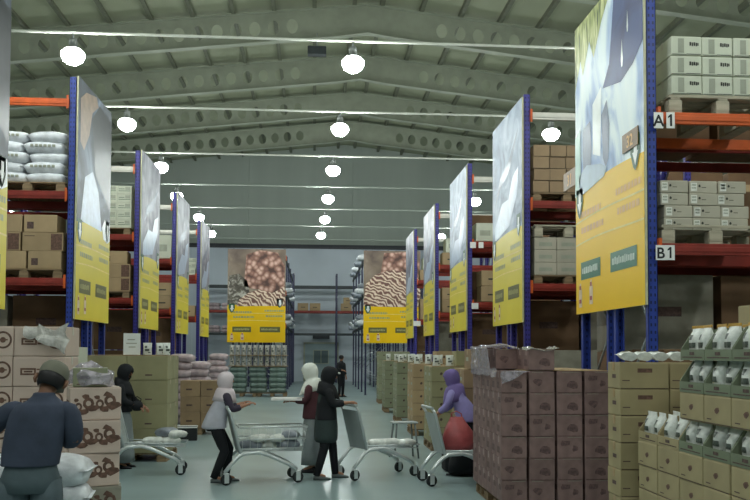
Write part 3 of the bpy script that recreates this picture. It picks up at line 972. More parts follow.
# A1: white printed cartons on a pale pallet on the nearest right rack
zb = 4.25
pA = at(668, 110, 8.25).x
PALE.put((pA + .575, 8.2 + .50, zb + .002), 0, 'pale wooden pallet on the upper orange beam beside the A1 plates', 'pallets on the racks', (1, 1, 1.4))
kA = Kind(carton_proto('carton', .325, .44, .195, 'box_white', 'tape_pale',
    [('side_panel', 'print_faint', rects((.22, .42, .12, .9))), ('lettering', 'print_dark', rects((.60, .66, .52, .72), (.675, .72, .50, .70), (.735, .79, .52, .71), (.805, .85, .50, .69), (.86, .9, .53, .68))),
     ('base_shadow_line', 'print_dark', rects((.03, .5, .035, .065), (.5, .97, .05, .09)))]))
xA0 = at(671, 60, 8.23).x
for r in range(3):
    for c in range(3):
        kA.put((xA0 + .1625 + c * .335 + jit(.003), 8.2 + .25 + jit(.005), zb + PH * 1.4 + .006 + r * .206), jit(.008),
               'white printed carton on the upper beam pallet, %s row up, %s from the left' % (ORD[r], ORD[c]), 'white cartons above the A1 plates')
# B1: small pale cartons with white stickers
zb = 2.9
PALE.put((at(663, 240, 8.2).x + .575, 8.2 + .50, zb + .002), 0, 'pale wooden pallet on the lower orange beam beside the B1 plates', 'pallets on the racks')
kB = Kind(carton_proto('carton', .295, .40, .123, 'box_grey', 'tape_tan',
    [('sticker', 'sticker', rects((.05, .27, .16, .86))), ('sticker_text', 'print_faint', rects((.08, .24, .60, .76), (.08, .24, .36, .5))), ('mark', 'print_dark', multi(blob(.36, .62, .016, seed=4), rects((.44, .6, .45, .5))))]))
xB0 = at(661, 210, 8.25).x
for r in range(4):
    off = (.02, .03, -.015, -.005)[r]
    for c in range(3):
        kB.put((xB0 + .15 + c * .302 + off + jit(.006), 8.2 + .24 + jit(.012), zb + PH + .006 + r * .129), jit(.02),
               'small pale stickered carton above the B1 plates, %s row up, %s from left' % (ORD[r], ORD[c]), 'stickered cartons above the B1 plates')
kBt = Kind(carton_proto('carton', .52, .42, .60, 'box_grey', 'tape_tan', [('mark', 'print_dark', rects((.3, .7, .90, .93)))]))
kBt.put((xB0 + .47, 8.2 + .70, zb + PH + .006), 0, 'taller pale carton rising behind the stickered cartons above the B1 plates')
# goods on the rear half of the nearest right rack, dim between the beams
kD = Kind(carton_proto('carton', .62, .5, .42, 'box_tan', 'tape_tan', [('mark', 'print_dark', rects((.3, .7, .4, .5)))]))
kD2 = Kind(carton_proto('carton', .36, .5, .36, 'box_grey', 'tape_tan', [('mark', 'print_dark', rects((.3, .7, .4, .5)))]))
# R1 (second right rack)
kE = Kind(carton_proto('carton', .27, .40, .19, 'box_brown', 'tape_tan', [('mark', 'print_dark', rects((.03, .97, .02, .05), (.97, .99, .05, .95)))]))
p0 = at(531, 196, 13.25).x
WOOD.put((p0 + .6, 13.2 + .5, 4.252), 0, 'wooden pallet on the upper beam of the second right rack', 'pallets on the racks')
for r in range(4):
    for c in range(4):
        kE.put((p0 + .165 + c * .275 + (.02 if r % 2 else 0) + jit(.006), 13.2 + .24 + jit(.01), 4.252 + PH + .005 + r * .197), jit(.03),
               'brown carton stacked high on the second right rack, %s row up, %s from left' % (ORD[r], ORD[c]), 'brown cartons on the second right rack')
p0 = at(534, 280, 13.25).x
WOOD.put((p0 + .57, 13.2 + .5, 2.902), 0, 'wooden pallet on the lower beam of the second right rack', 'pallets on the racks')
kF = Kind(carton_proto('carton', .365, .5, .20, 'box_grey', 'tape_tan', [('mark', 'print_faint', rects((.2, .8, .3, .6)))]))
for r in range(3):
    for c in range(3):
        kF.put((p0 + .19 + c * .372, 13.2 + .29, 2.902 + PH + .005 + r * .206), jit(.01), 'grey carton low on the second right rack, %s row up, %s from left' % (ORD[r], ORD[c]), 'grey cartons on the second right rack')
PALE.put((p0 + .58, 13.2 + .5, 2.902 + PH + .005 + .622), 0, 'pale pallet lying on top of the grey brown cartons of the second right rack', 'pallets on the racks')
kG = Kind(carton_proto('carton', .5, .5, .34, 'box_tan', 'tape_tan', [('mark', 'print_dark', rects((.3, .7, .4, .5)))]))
# bay two of the second right rack, glimpsed through the nearest one
for i, (x, z) in enumerate(((6.5, 2.92), (7.1, 2.92), (6.5, 4.27), (7.15, 4.27))):
    kG.put((x, 13.6, z), jit(.05), 'tan carton on the second right rack seen through the nearest one, %s' % ('lower left', 'lower right', 'upper left', 'upper right')[i], 'cartons on the second right rack')
# R2..R4: pale box, green-grey loads
kH = Kind(carton_proto('carton', .40, .5, .40, 'box_white', 'tape_pale', [('mark', 'print_faint', rects((.2, .8, .3, .6)))]))
kH.put((3.78, 18.5, 4.27), 0, 'white carton on the upper beam of the third right rack')
kG.put((4.3, 18.55, 4.27), 0, 'tan carton beside the white carton on the third right rack')
kG.put((3.95, 18.55, 2.92), 0, 'tan carton on the lower beam of the third right rack'); kG.put((3.95, 18.55, 3.27), .05, 'tan carton stacked second on the lower beam of the third right rack')
kF.put((3.75, 19.9, 4.27), 0, 'grey carton on the rear upper beam of the third right rack')
for k, y in ((3, 23.2), (4, 28.2)):
    w = 'fourth' if k == 3 else 'fifth'
    for i, (z, q) in enumerate(((2.92, 'lower'), (3.27, 'stacked lower'), (4.27, 'upper'))):
        kG.put((3.85, y + .35, z), jit(.04), 'tan carton at the aisle end of the %s right rack, %s beam' % (w, q))
    kH.put((3.9, y + .35, 4.62 if k == 3 else 4.62), 0, 'white carton topmost at the aisle end of the %s right rack' % w)
# L1: white sacks above, tan cartons below
pL = at(66, 190, 13.15).x
WOOD.put((pL - .575, 13.1 + .475, 4.252), 0, 'wooden pallet under the white sacks on the left rack', 'pallets on the racks')
WOOD.put((pL - .60, 13.1 + .475, 2.902), 0, 'wooden pallet under the tan cartons on the left rack', 'pallets on the racks')
kS = Kind(sack_proto(.66, .46, .19, 'sack_white', 'print_faint', 1)); kS2 = Kind(sack_proto(.62, .46, .19, 'sack_white', None, 6))
for r in range(5):
    for c in range(2):
        (kS if (r + c) % 2 else kS2).put((pL - .31 - c * .60 + jit(.02) - (.05 if r % 2 else 0), 13.1 + .30 + jit(.015), 4.252 + PH + .0 + r * .162), jit(.04),
               'glossy white sack on the left rack, %s layer up, %s' % (ORD[r], 'right end beside the blue upright' if c == 0 else 'left end'), 'white sacks on the left rack')
kT = Kind(carton_proto('carton', .62, .46, .285, 'box_tan', 'tape_tan', [('label', 'print_brown', rects((.70, .97, .06, .94))), ('mark', 'print_stain', rects((.05, .3, .8, .84)))]))
kT2 = Kind(carton_proto('carton', .50, .46, .27, 'box_tan', 'tape_tan', [('mark', 'print_stain', rects((.1, .3, .2, .6)))]))
z0 = 2.902 + PH + .004
for (x, z, k_, lab) in ((-.37, 0, kT2, 'bottom row, right'), (-.90, 0, kT2, 'bottom row, left'), (-.40, .275, kT, 'second row, right'), (-1.05, .275, kT, 'second row, left'), (-.44, .565, kT2, 'third row, right'), (-.97, .565, kT2, 'third row, left')):
    k_.put((pL + x + .07, 13.1 + .26, z0 + z), jit(.012), 'tan carton on the left rack below the white sacks, %s' % lab, 'tan cartons on the left rack')
# L2: pale green cartons
kP = Kind(carton_proto('carton', .30, .42, .175, 'box_white', 'tape_pale', [('print', 'shield_green', rects((.08, .92, .36, .42), (.1, .5, .6, .66))), ('picture_panel', 'print_faint', rects((.55, .9, .5, .9)))]))
pG = -3.9
WOOD.put((pG - .60, 17.85 + .475, 4.252), 0, 'wooden pallet under the pale green cartons on the third left rack', 'pallets on the racks')
for r in range(5):
    for c in range(2):
        kP.put((pG - .17 - c * .305, 17.85 + .27, 4.252 + PH + .004 + r * .181), jit(.02), 'pale green printed carton on the third left rack, %s row up, %s' % (ORD[r], 'right' if c == 0 else 'left'), 'pale green cartons on the third left rack')
FARP.put((pG - .60, 17.85 + .475, 2.902), 0, 'wooden pallet on the lower beam of the third left rack', 'pallets on the racks')
for r in range(2):
    for c in range(2):
        kT.put((pG - .33 - c * .64, 17.85 + .27, 2.902 + PH + .004 + r * .29), 0, 'tan carton on the third left rack lower beam, %s row, %s' % (ORD[r], 'right' if c == 0 else 'left'), 'tan cartons on the third left rack')
kT2.put((pG - .35, 17.85 + .27, 2.902 + PH + .004 + .58), .05, 'tan carton topmost on the third left rack lower beam')
# L3, L4, L0
kW = Kind(carton_proto('carton', .58, .5, .62, 'box_white', 'tape_pale', [('mark', 'print_faint', rects((.2, .8, .3, .6)))]))
kW.put((-4.15, 22.8, 4.27), 0, 'large white carton on the fourth left rack')
kG.put((-4.1, 22.8, 2.92), 0, 'tan carton on the lower beam of the fourth left rack'); kG.put((-4.1, 22.8, 3.27), .04, 'tan carton second up on the fourth left rack')
for i in range(3):
    kP.put((-4.05, 27.5, 4.27 + i * .181), .1 * i, 'pale printed carton at the end of the fifth left rack, %s up' % ORD[i])
kG.put((-4.14, 27.5, 2.92), 0, 'tan carton at the end of the fifth left rack, lower beam')
# end rack and the two rows to it
for i, (u, v, w, k_) in enumerate(((303, 310, 'left', kD), (315, 310, 'right', kD), (346, 312, 'beyond the right far banner', kD))):
    p = at(u, v, 48.4); k_.put((p.x, 48.45, 4.17), 0, 'brown carton on the end rack across the hall, %s' % w, 'cartons on the end rack')
p = at(347, 312, 48.4)
kG.put((at(346, 300, 48.4).x + .1, 48.45, 4.17 + .43), 0, 'tan carton stacked second on the end rack by the right far banner')
kX = Kind(sack_proto(.74, .55, .22, 'sack_pink', None, 3, False)); kY = Kind(sack_proto(.85, .6, .24, 'sack_bluegrey', None, 9, False)); kYw = Kind(sack_proto(.80, .6, .24, 'sack_white', None, 19, False))
for lev, q in ((4.17, 'upper beam'), (2.87, 'lower beam')):
    for i in range(3):
        for j in range(2):
            kX.put((-5.80 + .765 * i + jit(.01), 48.4, lev + j * .2), jit(.1), 'pinkish sack left of the far banner, %s, %s of three, %s layer' % (q, ORD[i], ORD[j]), 'sacks on the end rack')
for side, xx, sx in (('right', XFR + .48, 'left face of far right row'), ('left', XFL + 1.7, 'right face of far left row')):
    n_b = 4
    for lev, q in ((4.27, 'upper'), (2.92, 'lower'), (5.72, 'top')):
        if lev > 5 and side == 'left': continue
        for b_ in range(n_b):
            for j in range(2 if lev < 5 else 1):
                if side == 'left' and b_ > 2: continue
                (kY if (b_ + j) % 2 else kYw).put((xx + jit(.04) + (-.46 if side == 'right' else .46), FRY + 1.3 + b_ * 2.7 + jit(.2), lev + j * .22), PI / 2 + jit(.06), 'pale sack, %s, %s beam, %s bay, %s layer' % (sx, q, ORD[b_], ORD[j]), 'sacks on the far rows')
# under the far banners: standing packets over green sacks on pallets
kPk = Kind(pouch_proto(.19, .40, .16, 'pack_grey', 'pouch_print', 2, 'packet')); kGs = Kind(sack_proto(.74, .5, .25, 'sack_green', None, 4, False))
xf = at(229, 380, 33.7).x
for i, xx in enumerate((.55, 1.75)):
    FARP.put((xf + xx, 33.55, .002), 0, 'pallet on the floor under the far left banner, %s' % ('left' if i == 0 else 'right'), 'pallets on the floor')
for r in range(5):
    for c in range(3):
        kGs.put((xf + .40 + c * .78 + jit(.02), 33.45, PH - .01 + r * .205), jit(.03), 'dark green sack under the far left banner, %s layer up, %s from the left' % (ORD[r], ORD[c]), 'green sacks under the far left banner')
for r in range(2):
    MBoard = MB().box(-1.18, 1.18, -.25, .25, 0, .02, .003).build('divider_board', 'box_tan'); MBoard.location = (xf + 1.18, 33.45, 1.19 + r * .425)
    tag(MBoard, 'thin cardboard layer under the %s row of packets below the far left banner' % ('lower' if r == 0 else 'upper'), 'board')
    for c in range(10):
        kPk.put((xf + .14 + c * .231, 33.36 + jit(.02), 1.21 + r * .425), jit(.12), 'upright packet under the far left banner, %s row, %s from the left' % ('lower' if r == 0 else 'upper', ORD[c]), 'packets under the far left banner')

# bulky loads at floor level inside the racks
def bulk(name, w, d, h, m):
    o = carton_proto(name, w, d, h, m, 'tape_tan', [('mark', 'print_stain', rects((.35, .65, .45, .58)))])
    o['category'] = 'carton'
    return Kind(o)
kV1 = bulk('bulk_carton', 1.10, .88, .92, 'box_brown_shaded'); kV2 = bulk('bulk_carton', 1.10, .88, .92, 'box_greywrap')
def fill(x, y, who, n, ks, gap=1.2, sg=1, hi=2):
    for i in range(n):
        for j in range(hi):
            ks[(i + j) % len(ks)].put((x + sg * gap * i, y, .0 + j * (.93 if hi == 2 else .905)), jit(.02), 'bulk carton on floor, %s, %s, %s' % (who, ORD[i] + ' from aisle', ('lower', 'second up', 'third up')[j]), 'bulk cartons inside the racks', None if hi == 2 else (1, 1, .965))
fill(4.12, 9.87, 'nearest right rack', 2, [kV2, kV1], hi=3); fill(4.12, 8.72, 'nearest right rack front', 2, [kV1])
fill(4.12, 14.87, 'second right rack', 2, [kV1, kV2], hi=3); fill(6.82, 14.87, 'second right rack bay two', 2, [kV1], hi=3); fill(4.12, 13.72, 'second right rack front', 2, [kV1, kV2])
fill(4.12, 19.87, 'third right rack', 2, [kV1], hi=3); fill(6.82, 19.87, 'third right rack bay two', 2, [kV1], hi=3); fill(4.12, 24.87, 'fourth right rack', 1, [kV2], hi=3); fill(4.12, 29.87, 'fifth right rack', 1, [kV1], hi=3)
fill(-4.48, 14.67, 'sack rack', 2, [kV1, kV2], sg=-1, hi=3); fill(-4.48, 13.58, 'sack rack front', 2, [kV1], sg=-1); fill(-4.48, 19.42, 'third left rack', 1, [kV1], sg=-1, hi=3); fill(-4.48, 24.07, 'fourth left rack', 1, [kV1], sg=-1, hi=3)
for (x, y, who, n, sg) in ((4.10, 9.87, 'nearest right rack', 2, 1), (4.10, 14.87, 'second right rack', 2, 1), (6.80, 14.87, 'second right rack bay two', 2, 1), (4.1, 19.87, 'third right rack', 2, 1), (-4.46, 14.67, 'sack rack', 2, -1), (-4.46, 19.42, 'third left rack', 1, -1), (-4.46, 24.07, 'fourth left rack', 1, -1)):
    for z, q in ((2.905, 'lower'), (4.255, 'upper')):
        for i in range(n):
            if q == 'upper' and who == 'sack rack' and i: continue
            kV1.put((x + sg * 1.2 * i, y, z), jit(.02), 'added rear bulk carton, %s, %s beam, %s from aisle' % (who, q, ORD[i]), 'bulk cartons added to darken the racks', (1, 1, .86 if who != 'sack rack' or q == 'lower' else .7))  # bulk loads added in the rear halves to darken the rack interiors

# ------------------------------------------------------------------ floor stacks
def block(kind, x0, y0, nx, ny, w, d, h, rows, z0, desc, group, skip=(), faces='fl', j=.004, rj=.012):
    """shell of cartons: front row (toward the camera) and the aisle side column(s); x0,y0 = left front corner"""
    for r in range(rows):
        for i in range(nx):
            for k in range(ny):
                fr = k == 0
                lf = i == 0 and 'l' in faces
                rf = i == nx - 1 and 'r' in faces
                if not (fr or lf or rf): continue
                if (r, i, k) in skip or (r, None, None) in skip: continue
                if fr: pos = '%s from left in front' % ORD[i]
                elif lf: pos = '%s back along the aisle side' % ORD[k]
                elif rf: pos = '%s back along the aisle side' % ORD[k]
                kind.put((x0 + (i + .5) * w + jit(j), y0 + (k + .5) * d + jit(j), z0 + r * h), jit(rj), '%s, %s row up, %s' % (desc, ORD[r], pos), group)


def cap(x0, x1, y0, y1, z, label):
    o = MB().box(x0, x1, y0, y1, 0, .006, .002).build('cardboard_sheet', 'box_tan'); o.location = (0, 0, z)
    return tag(o, label, 'board', 'cardboard sheets on the stacks')


# mauve brown cartons, right of centre
class Mix:
    def __init__(s, ks): s.ks = ks
    def put(s, *a, **k): return random.choice(s.ks).put(*a, **k)
kM = Mix([Kind(carton_proto('carton', .286, .258, .233, 'box_mauve', 'tape_mauve', [('stain', 'print_mauve', multi(*fs)), ('edge_band', 'print_faint', rects(st))], [('stain', 'print_mauve', [sd])])) for fs, st, sd in (
    ((blob(.34, .5, .045, seed=3, sx=1.5), rects((.03, .97, .0, .03))), (.1, .55, .965, .98), (.2, .6, .4, .6)),
    ((blob(.62, .36, .05, seed=5, sx=1.3), rects((.03, .97, .0, .03))), (.2, .9, .965, .98), (.3, .8, .2, .5)),
    ((blob(.3, .7, .035, seed=8, sx=2.0), blob(.7, .45, .04, seed=9)), (.4, .96, .965, .98), (.1, .5, .55, .8)))])
xm, ym = 2.03, 9.0
FARP.put((xm + .62, ym + .50, .002), 0, 'wooden pallet under the front of the mauve carton block', 'pallets on the floor')
FARP.put((xm + .62, ym + 1.3, .002), 0, 'wooden pallet under the back of the mauve carton block', 'pallets on the floor', (1, .62, 1))
block(kM, xm, ym, 4, 6, .312, .272, .2385, 6, PH + .006, 'mauve brown carton', 'mauve brown cartons', faces='l', skip=[(5, i, k) for i in (1, 2, 3) for k in range(3, 6)])
cap(xm + .30, xm + 1.24, ym + .06, ym + 1.62, PH + .008 + 6 * .2385, 'cardboard sheet over the mauve carton block')
kM.put((xm + 1.5 * .312, ym + .136, PH + .016 + 6 * .2385), 0, 'mauve brown carton alone on the seventh row at the front of the block', 'mauve brown cartons')
kM.put((xm + 1.5 * .312, ym + .42, PH + .016 + 6 * .2385), .03, 'mauve brown carton on the seventh row behind the lone front one', 'mauve brown cartons')
for k in range(2, 6):
    kM.put((xm + .5 * .312 + .06, ym + (k + .5) * .272, PH + .016 + 6 * .2385), .02, 'mauve brown carton under plastic film on the seventh row, %s back' % ORD[k], 'mauve brown cartons')
zt = PH + .006 + 6 * .2385
crumple(18, 12, lambda a, c: (xm - .02 + a * .36, ym + .5 + c * 1.15, zt + .26 + .03 * math.sin(a * 3)), .05, 2.0, 'plastic_film', 'film', 'crumpled clear film over the top of the mauve cartons', 'film')
crumple(16, 12, lambda a, c: (xm - .035 + .02 * a, ym + .02 + a * 1.6, zt + .27 - c * .34 - (.0 if a > .3 else .24 * (1 - c))), .03, 5.0, 'plastic_film', 'film', 'clear film hanging down the aisle side of the mauve cartons', 'film')
crumple(12, 8, lambda a, c: (xm + .0 + a * .30, ym - .02 - .01 * c, zt + .01 - c * .17 * (1 - a)), .03, 8.0, 'plastic_film', 'film', 'wisp of clear film on the front left edge of the mauve cartons', 'film')
crumple(12, 8, lambda a, c: (xm + .30 + a * .36, ym - .01 + c * .5, zt + .245 + .02 * math.sin(a * 7)), .04, 11.0, 'plastic_film', 'film_white', 'glinting film on the lone top mauve carton', 'film')

# display stack, front right: A = far part facing the camera
kA2 = Kind(carton_proto('carton', .42, .29, .218, 'box_display', 'tape_tan', [('mark', 'print_brown', rects((.36, .66, .62, .78))), ('edge_line', 'print_stain', rects((.02, .98, .01, .03), (.05, .2, .3, .34)))], [('mark', 'print_stain', [(.3, .6, .4, .55)])]))
FARP.put((2.98, 6.93, .002), 0, 'pallet under the far end of the brown display stack', 'pallets on the floor', (.78, .36, 1))
for r in range(7):
    for c in range(2):
        kA2.put((2.53 + .21 + c * .43 + jit(.003), 6.895 + jit(.003), PH + .004 + r * .223), jit(.01), 'tan carton at the far end of the display stack, %s row up, %s' % (ORD[r], 'aisle corner' if c == 0 else 'right'), 'tan cartons of the display stack')
za = PH + .004 + 7 * .223
kFl = Kind(pouch_proto(.15, .20, .07, 'pouch_white', 'pouch_print', 4))
for i, (x, y) in enumerate(((2.62, 6.84), (2.77, 6.88), (2.90, 6.86), (3.05, 6.86), (3.2, 6.87))):
    o = kFl.put((x, y, za + .035), jit(.5), 'crumpled white packet lying on the far display carton, %s from the left' % ORD[i], 'packets on the display stack'); o.rotation_euler = (-PI / 2 + .1, 0, jit(.5)); o.location = (x, y - .08, za + .045)
# B = near part along the aisle (faces the aisle, -X)
XB = 2.6
kDot = Kind(carton_proto('carton', .362, .46, .183, 'box_display', 'tape_tan', [('mark', 'print_brown', multi(blob(.5, .5, .026, 8, 1.25, 2))), ('edge_line', 'print_stain', rects((.02, .98, .0, .025), (.12, .3, .14, .18)))], [('mark', 'print_stain', [(.3, .6, .4, .55)])]))
kTr = Kind(tray_proto(.362, .46, .22, 'box_tray_green')); kTb = Kind(tray_proto(.362, .46, .22, 'box_display'))
kPo = Kind(pouch_proto(.168, .225, .11, 'pouch_white', 'pouch_print', 1)); kPg = Kind(pouch_proto(.168, .225, .11, 'pouch_white', 'pouch_print', 7, top='pouch_gold'))
RZ = -PI / 2
FARP.put((XB + .24, 5.66, .002), PI / 2, 'pallet under the near display stack', 'pallets on the floor', (1.64, .5, 1))
ys = [4.87 + .37 * i for i in range(5)]
for r in range(5):
    for i, y in enumerate(ys):
        kDot.put((XB + .23 + jit(.006), y + jit(.003), PH + .004 + r * .188), RZ + jit(.012), 'dotted tan carton in the near display stack, %s row up, %s from near end' % (ORD[r], ORD[i]), 'dotted cartons of the display stack')
zt1 = PH + .004 + 5 * .188
def fill_tray(tk, pk, y, z, lab, group, n=2, dx=0.0):
    tk.put((XB + .23 + dx, y, z), RZ, lab[0], 'display trays')
    for q in range(n):
        yy = y - .085 + q * .17 + jit(.01)
        o = pk.put((XB + .085 + dx + jit(.012), yy, z + .010), RZ + jit(.15), lab[1] % ('near' if q == 0 else 'far'), group)
        pk.put((XB + .27 + dx, yy, z + .010), RZ + jit(.15), lab[1] % ('back near' if q == 0 else 'back far'), group)
for i, y in enumerate(ys):
    fill_tray(kTb if i > 2 else kTr, kPo, y, zt1, ('open display tray on the lower tier, %s from the near end' % ORD[i], 'white packet in the lower display tray ' + ORD[i] + ' from the near end, %s one'), 'packets in the lower trays')
zt2 = zt1 + .226
ys2 = [4.87 + .37 * i for i in range(3)]
for i, y in enumerate(ys2):
    b_ = MB().box(-.18, .18, -.22, .22, 0, .006, .001).build('cardboard_sheet', 'box_display'); b_.location = (XB + .24, y, zt2 + .0); b_.rotation_euler = (0, 0, RZ)
    tag(b_, 'flat cardboard sheet under the upper display tier, %s from the near end' % ORD[i], 'board', 'sheets under the upper tier')
    kDot.put((XB + .24, y, zt2 + .008), RZ, 'tan carton with dark dot on the upper tier, %s from the near end' % ORD[i], 'dotted cartons of the display stack')
zt3 = zt2 + .008 + .188
for i, y in enumerate(ys2):
    fill_tray(kTr, kPo, y, zt3, ('open display tray in the middle of the upper tier, %s from the near end' % ORD[i], 'white packet in the middle upper tray ' + ORD[i] + ' from the near end, %s one'), 'packets in the middle trays', 2, .01)
zt4 = zt3 + .226
for i, y in enumerate(ys2):
    fill_tray(kTr, kPg, y, zt4, ('topmost open display tray, %s from the near end' % ORD[i], 'gold sealed white packet in the topmost tray ' + ORD[i] + ' from the near end, %s one'), 'packets in the top trays', 2, .02)
# pale carton at the right edge, behind the top trays
kDpale = Kind(carton_proto('carton', .44, .4, .30, 'box_display', 'tape_tan', [('mark', 'print_brown', rects((.3, .7, .3, .4)))]))
for r in range(7):
    kDpale.put((3.46, 5.95, PH - .13 + r * .305), .0, 'pale carton in the column behind the display stack, %s up' % ORD[r], 'pale cartons behind the display stack')

# pale cartons with brown marks, left
kLg = Kind(carton_proto('carton', .445, .42, .258, 'box_pink', 'tape_pale', [('logo', 'print_brown', logo)], [('mark', 'print_brown', [(.3, .7, .4, .55)])]))
FARP.put((-2.64, 7.75, .002), 0, 'pallet under the pale logo cartons', 'pallets on the floor', (.80, .5, 1))
for r in range(7):
    for c in range(2):
        kLg.put((-2.19 - .225 - c * .45 + jit(.004), 7.5 + .21 + jit(.004), PH + .004 + r * .2645), jit(.015), 'pale carton with brown round mark behind the man, %s row up, %s column' % (ORD[r], 'right' if c == 0 else 'left'), 'pale marked cartons')
crumple(16, 10, lambda a, c: (-2.52 + a * .36, 7.46 + .02 * math.sin(a * 9) - .03 * c, 1.99 - c * .22 * (.4 + .6 * a)), .06, 3.0, 'plastic_film', 'film_white', 'torn white plastic over the corner of the pale logo cartons', 'film')
# heap right of the man
kSc = Kind(carton_proto('carton', .40, .36, .262, 'box_pink', 'tape_pale', [('lettering', 'print_brown', scrawl)], [('lettering', 'print_brown', [(.1, .9, .45, .6), (.1, .7, .2, .3)])]))
kSg = Kind(carton_proto('carton', .40, .36, .262, 'box_greywrap', 'tape_pale', [('lettering', 'print_brown', scrawl)], [('lettering', 'print_brown', [(.1, .9, .45, .6)])]))
FARP.put((-1.84, 7.12, .002), .35, 'pallet under the brown lettered cartons beside the man', 'pallets on the floor', (.5, .6, 1))
for r in range(5):
    (kSg if r in (1, 0) else kSc).put((-1.84 + (.03, .03, -.01, .01, 0)[r], 7.1 + jit(.02), PH + .004 + r * .268), .35 + (.05, -.08, .06, -.04, .0)[r], 'wrapped carton with brown lettering right of the man, %s up' % ORD[r], 'brown lettered cartons')
zc = PH + .004 + 5 * .268
kTop = Kind(carton_proto('carton', .27, .22, .15, 'box_green', 'tape_pale', [('mark', 'print_stain', rects((.1, .9, .1, .16), (.2, .5, .4, .6)))]))
kTop.put((-1.86, 7.06, zc + .003), .3, 'small green grey carton inside a clear bag on the brown lettered cartons')
o = crumple(16, 14, lambda a, c: (-1.855 + .185 * math.cos(2 * PI * a) * min(1, 1.35 * math.sin(PI * (.06 + .94 * c * .5 + .47))), 7.065 + .16 * math.sin(2 * PI * a) * min(1, 1.35 * math.sin(PI * (.06 + .94 * c * .5 + .47))), zc + .015 + .20 * c), .035, 6.0, 'plastic_bag', 'film', 'crumpled clear bag around the small green carton beside the man', 'bag')
kBl = Kind(sack_proto(.50, .40, .22, 'sack_white', None, 12, True, 'wrapped_bale'))
for r in range(5):
    kBl.put((-1.93 + jit(.02), 6.42 + jit(.02), .0 + r * .196), .1 + jit(.08), 'grey white plastic wrapped bale right of the man\'s legs, %s up' % ORD[r], 'wrapped bales beside the man')
    if r < 5: kBl.put((-2.50 + jit(.02), 6.45 + jit(.02), .0 + r * .196), jit(.1), 'grey white wrapped bale at the lower left corner, %s up' % ORD[r], 'wrapped bales at the lower left')
# pale grey carton by the sack rack foot
kW.put((at(71, 350, 12.4).x, 12.5, .01), .1, 'pale grey tall carton standing at the foot of the sack rack, lower'); kW.put((at(71, 350, 12.4).x, 12.5, .64), .05, 'pale grey tall carton standing at the foot of the sack rack, middle'); kW.put((at(71, 350, 12.4).x, 12.5, 1.27), .0, 'pale grey tall carton at the foot of the sack rack, top', None, (.5, 1, .9))

# olive carton block, left of the walking woman
kO = Kind(carton_proto('carton', .645, .53, .385, 'box_olive', 'tape_tan', [('mark', 'print_stain', rects((.45, .62, .18, .24)))], [('mark', 'print_stain', [(.3, .6, .4, .5)])]))
FARP.put((-3.01, 14.15, .002), 0, 'pallet under the large olive cartons', 'pallets on the floor', (1.12, 1.1, 1))
block(kO, -3.66, 13.6, 2, 2, .65, .535, .390, 4, PH + .004, 'large olive carton beside the sack rack', 'large olive cartons', faces='r')
cap(-3.64, -2.38, 13.62, 14.65, PH + .007 + 4 * .39, 'cardboard sheet over the large olive cartons')
zo = PH + .014 + 4 * .39
for i, (u, w) in enumerate(((148, .16), (161, .12), (167, .2))):
    kFl.put((at(u, 358, 13.8).x, 13.75, zo), .4 * i, 'small white packet on the olive cartons, %s from the left' % ORD[i], 'packets on the olive cartons')
t = thing('paper_sign', 'white paper sign standing on the olive cartons', 'sign', (at(131, 357, 13.7).x, 13.75, zo + .003))
MB().box(-.135, .135, -.004, .004, 0, .35, .002).build('sheet', 'paper', t)
q = MB()
for i, (a, c) in enumerate(((-.07, .05), (-.09, .08), (-.05, .06))): q.rect(a, c, .24 - i * .06, .255 - i * .06, -.006)
q.build('printed_lines', 'print_faint', t, norm=False)
MB().box(-.1, .1, -.004, .10, 0, .006, .002).build('foot', 'plastic_grey', t)
# brown stack further back with sacks behind
kBr = Kind(carton_proto('carton', .42, .5, .33, 'box_brown', 'tape_tan', [('mark', 'print_stain', rects((.3, .6, .4, .5)))]))
xs = at(180, 400, 18.0).x
FARP.put((xs + .42, 18.3, .002), 0, 'pallet under the brown cartons behind the olive block', 'pallets on the floor', (.75, .65, 1))
for r in range(3):
    for c in range(2):
        kBr.put((xs + .21 + c * .43, 18.28, PH + .004 + r * .336), jit(.02), 'brown carton behind the olive block, %s row up, %s' % (ORD[r], 'left' if c == 0 else 'right'), 'brown cartons behind the olive block')
kSp = Kind(sack_proto(.62, .5, .20, 'sack_pink', None, 15, False))
for (xc, y, nl, lab) in ((at(181, 370, 20.8).x, 20.8, 9, 'left heap'), (at(199, 370, 21.8).x, 21.8, 8, 'middle heap'), (at(217, 370, 26).x, 26.0, 9, 'right heap')):
    for r in range(nl):
        kSp.put((xc + jit(.06), y + jit(.04), r * .19), jit(.2), 'pinkish white sack left of the aisle, %s, %s up' % (lab, ORD[r]), 'sacks left of the aisle')

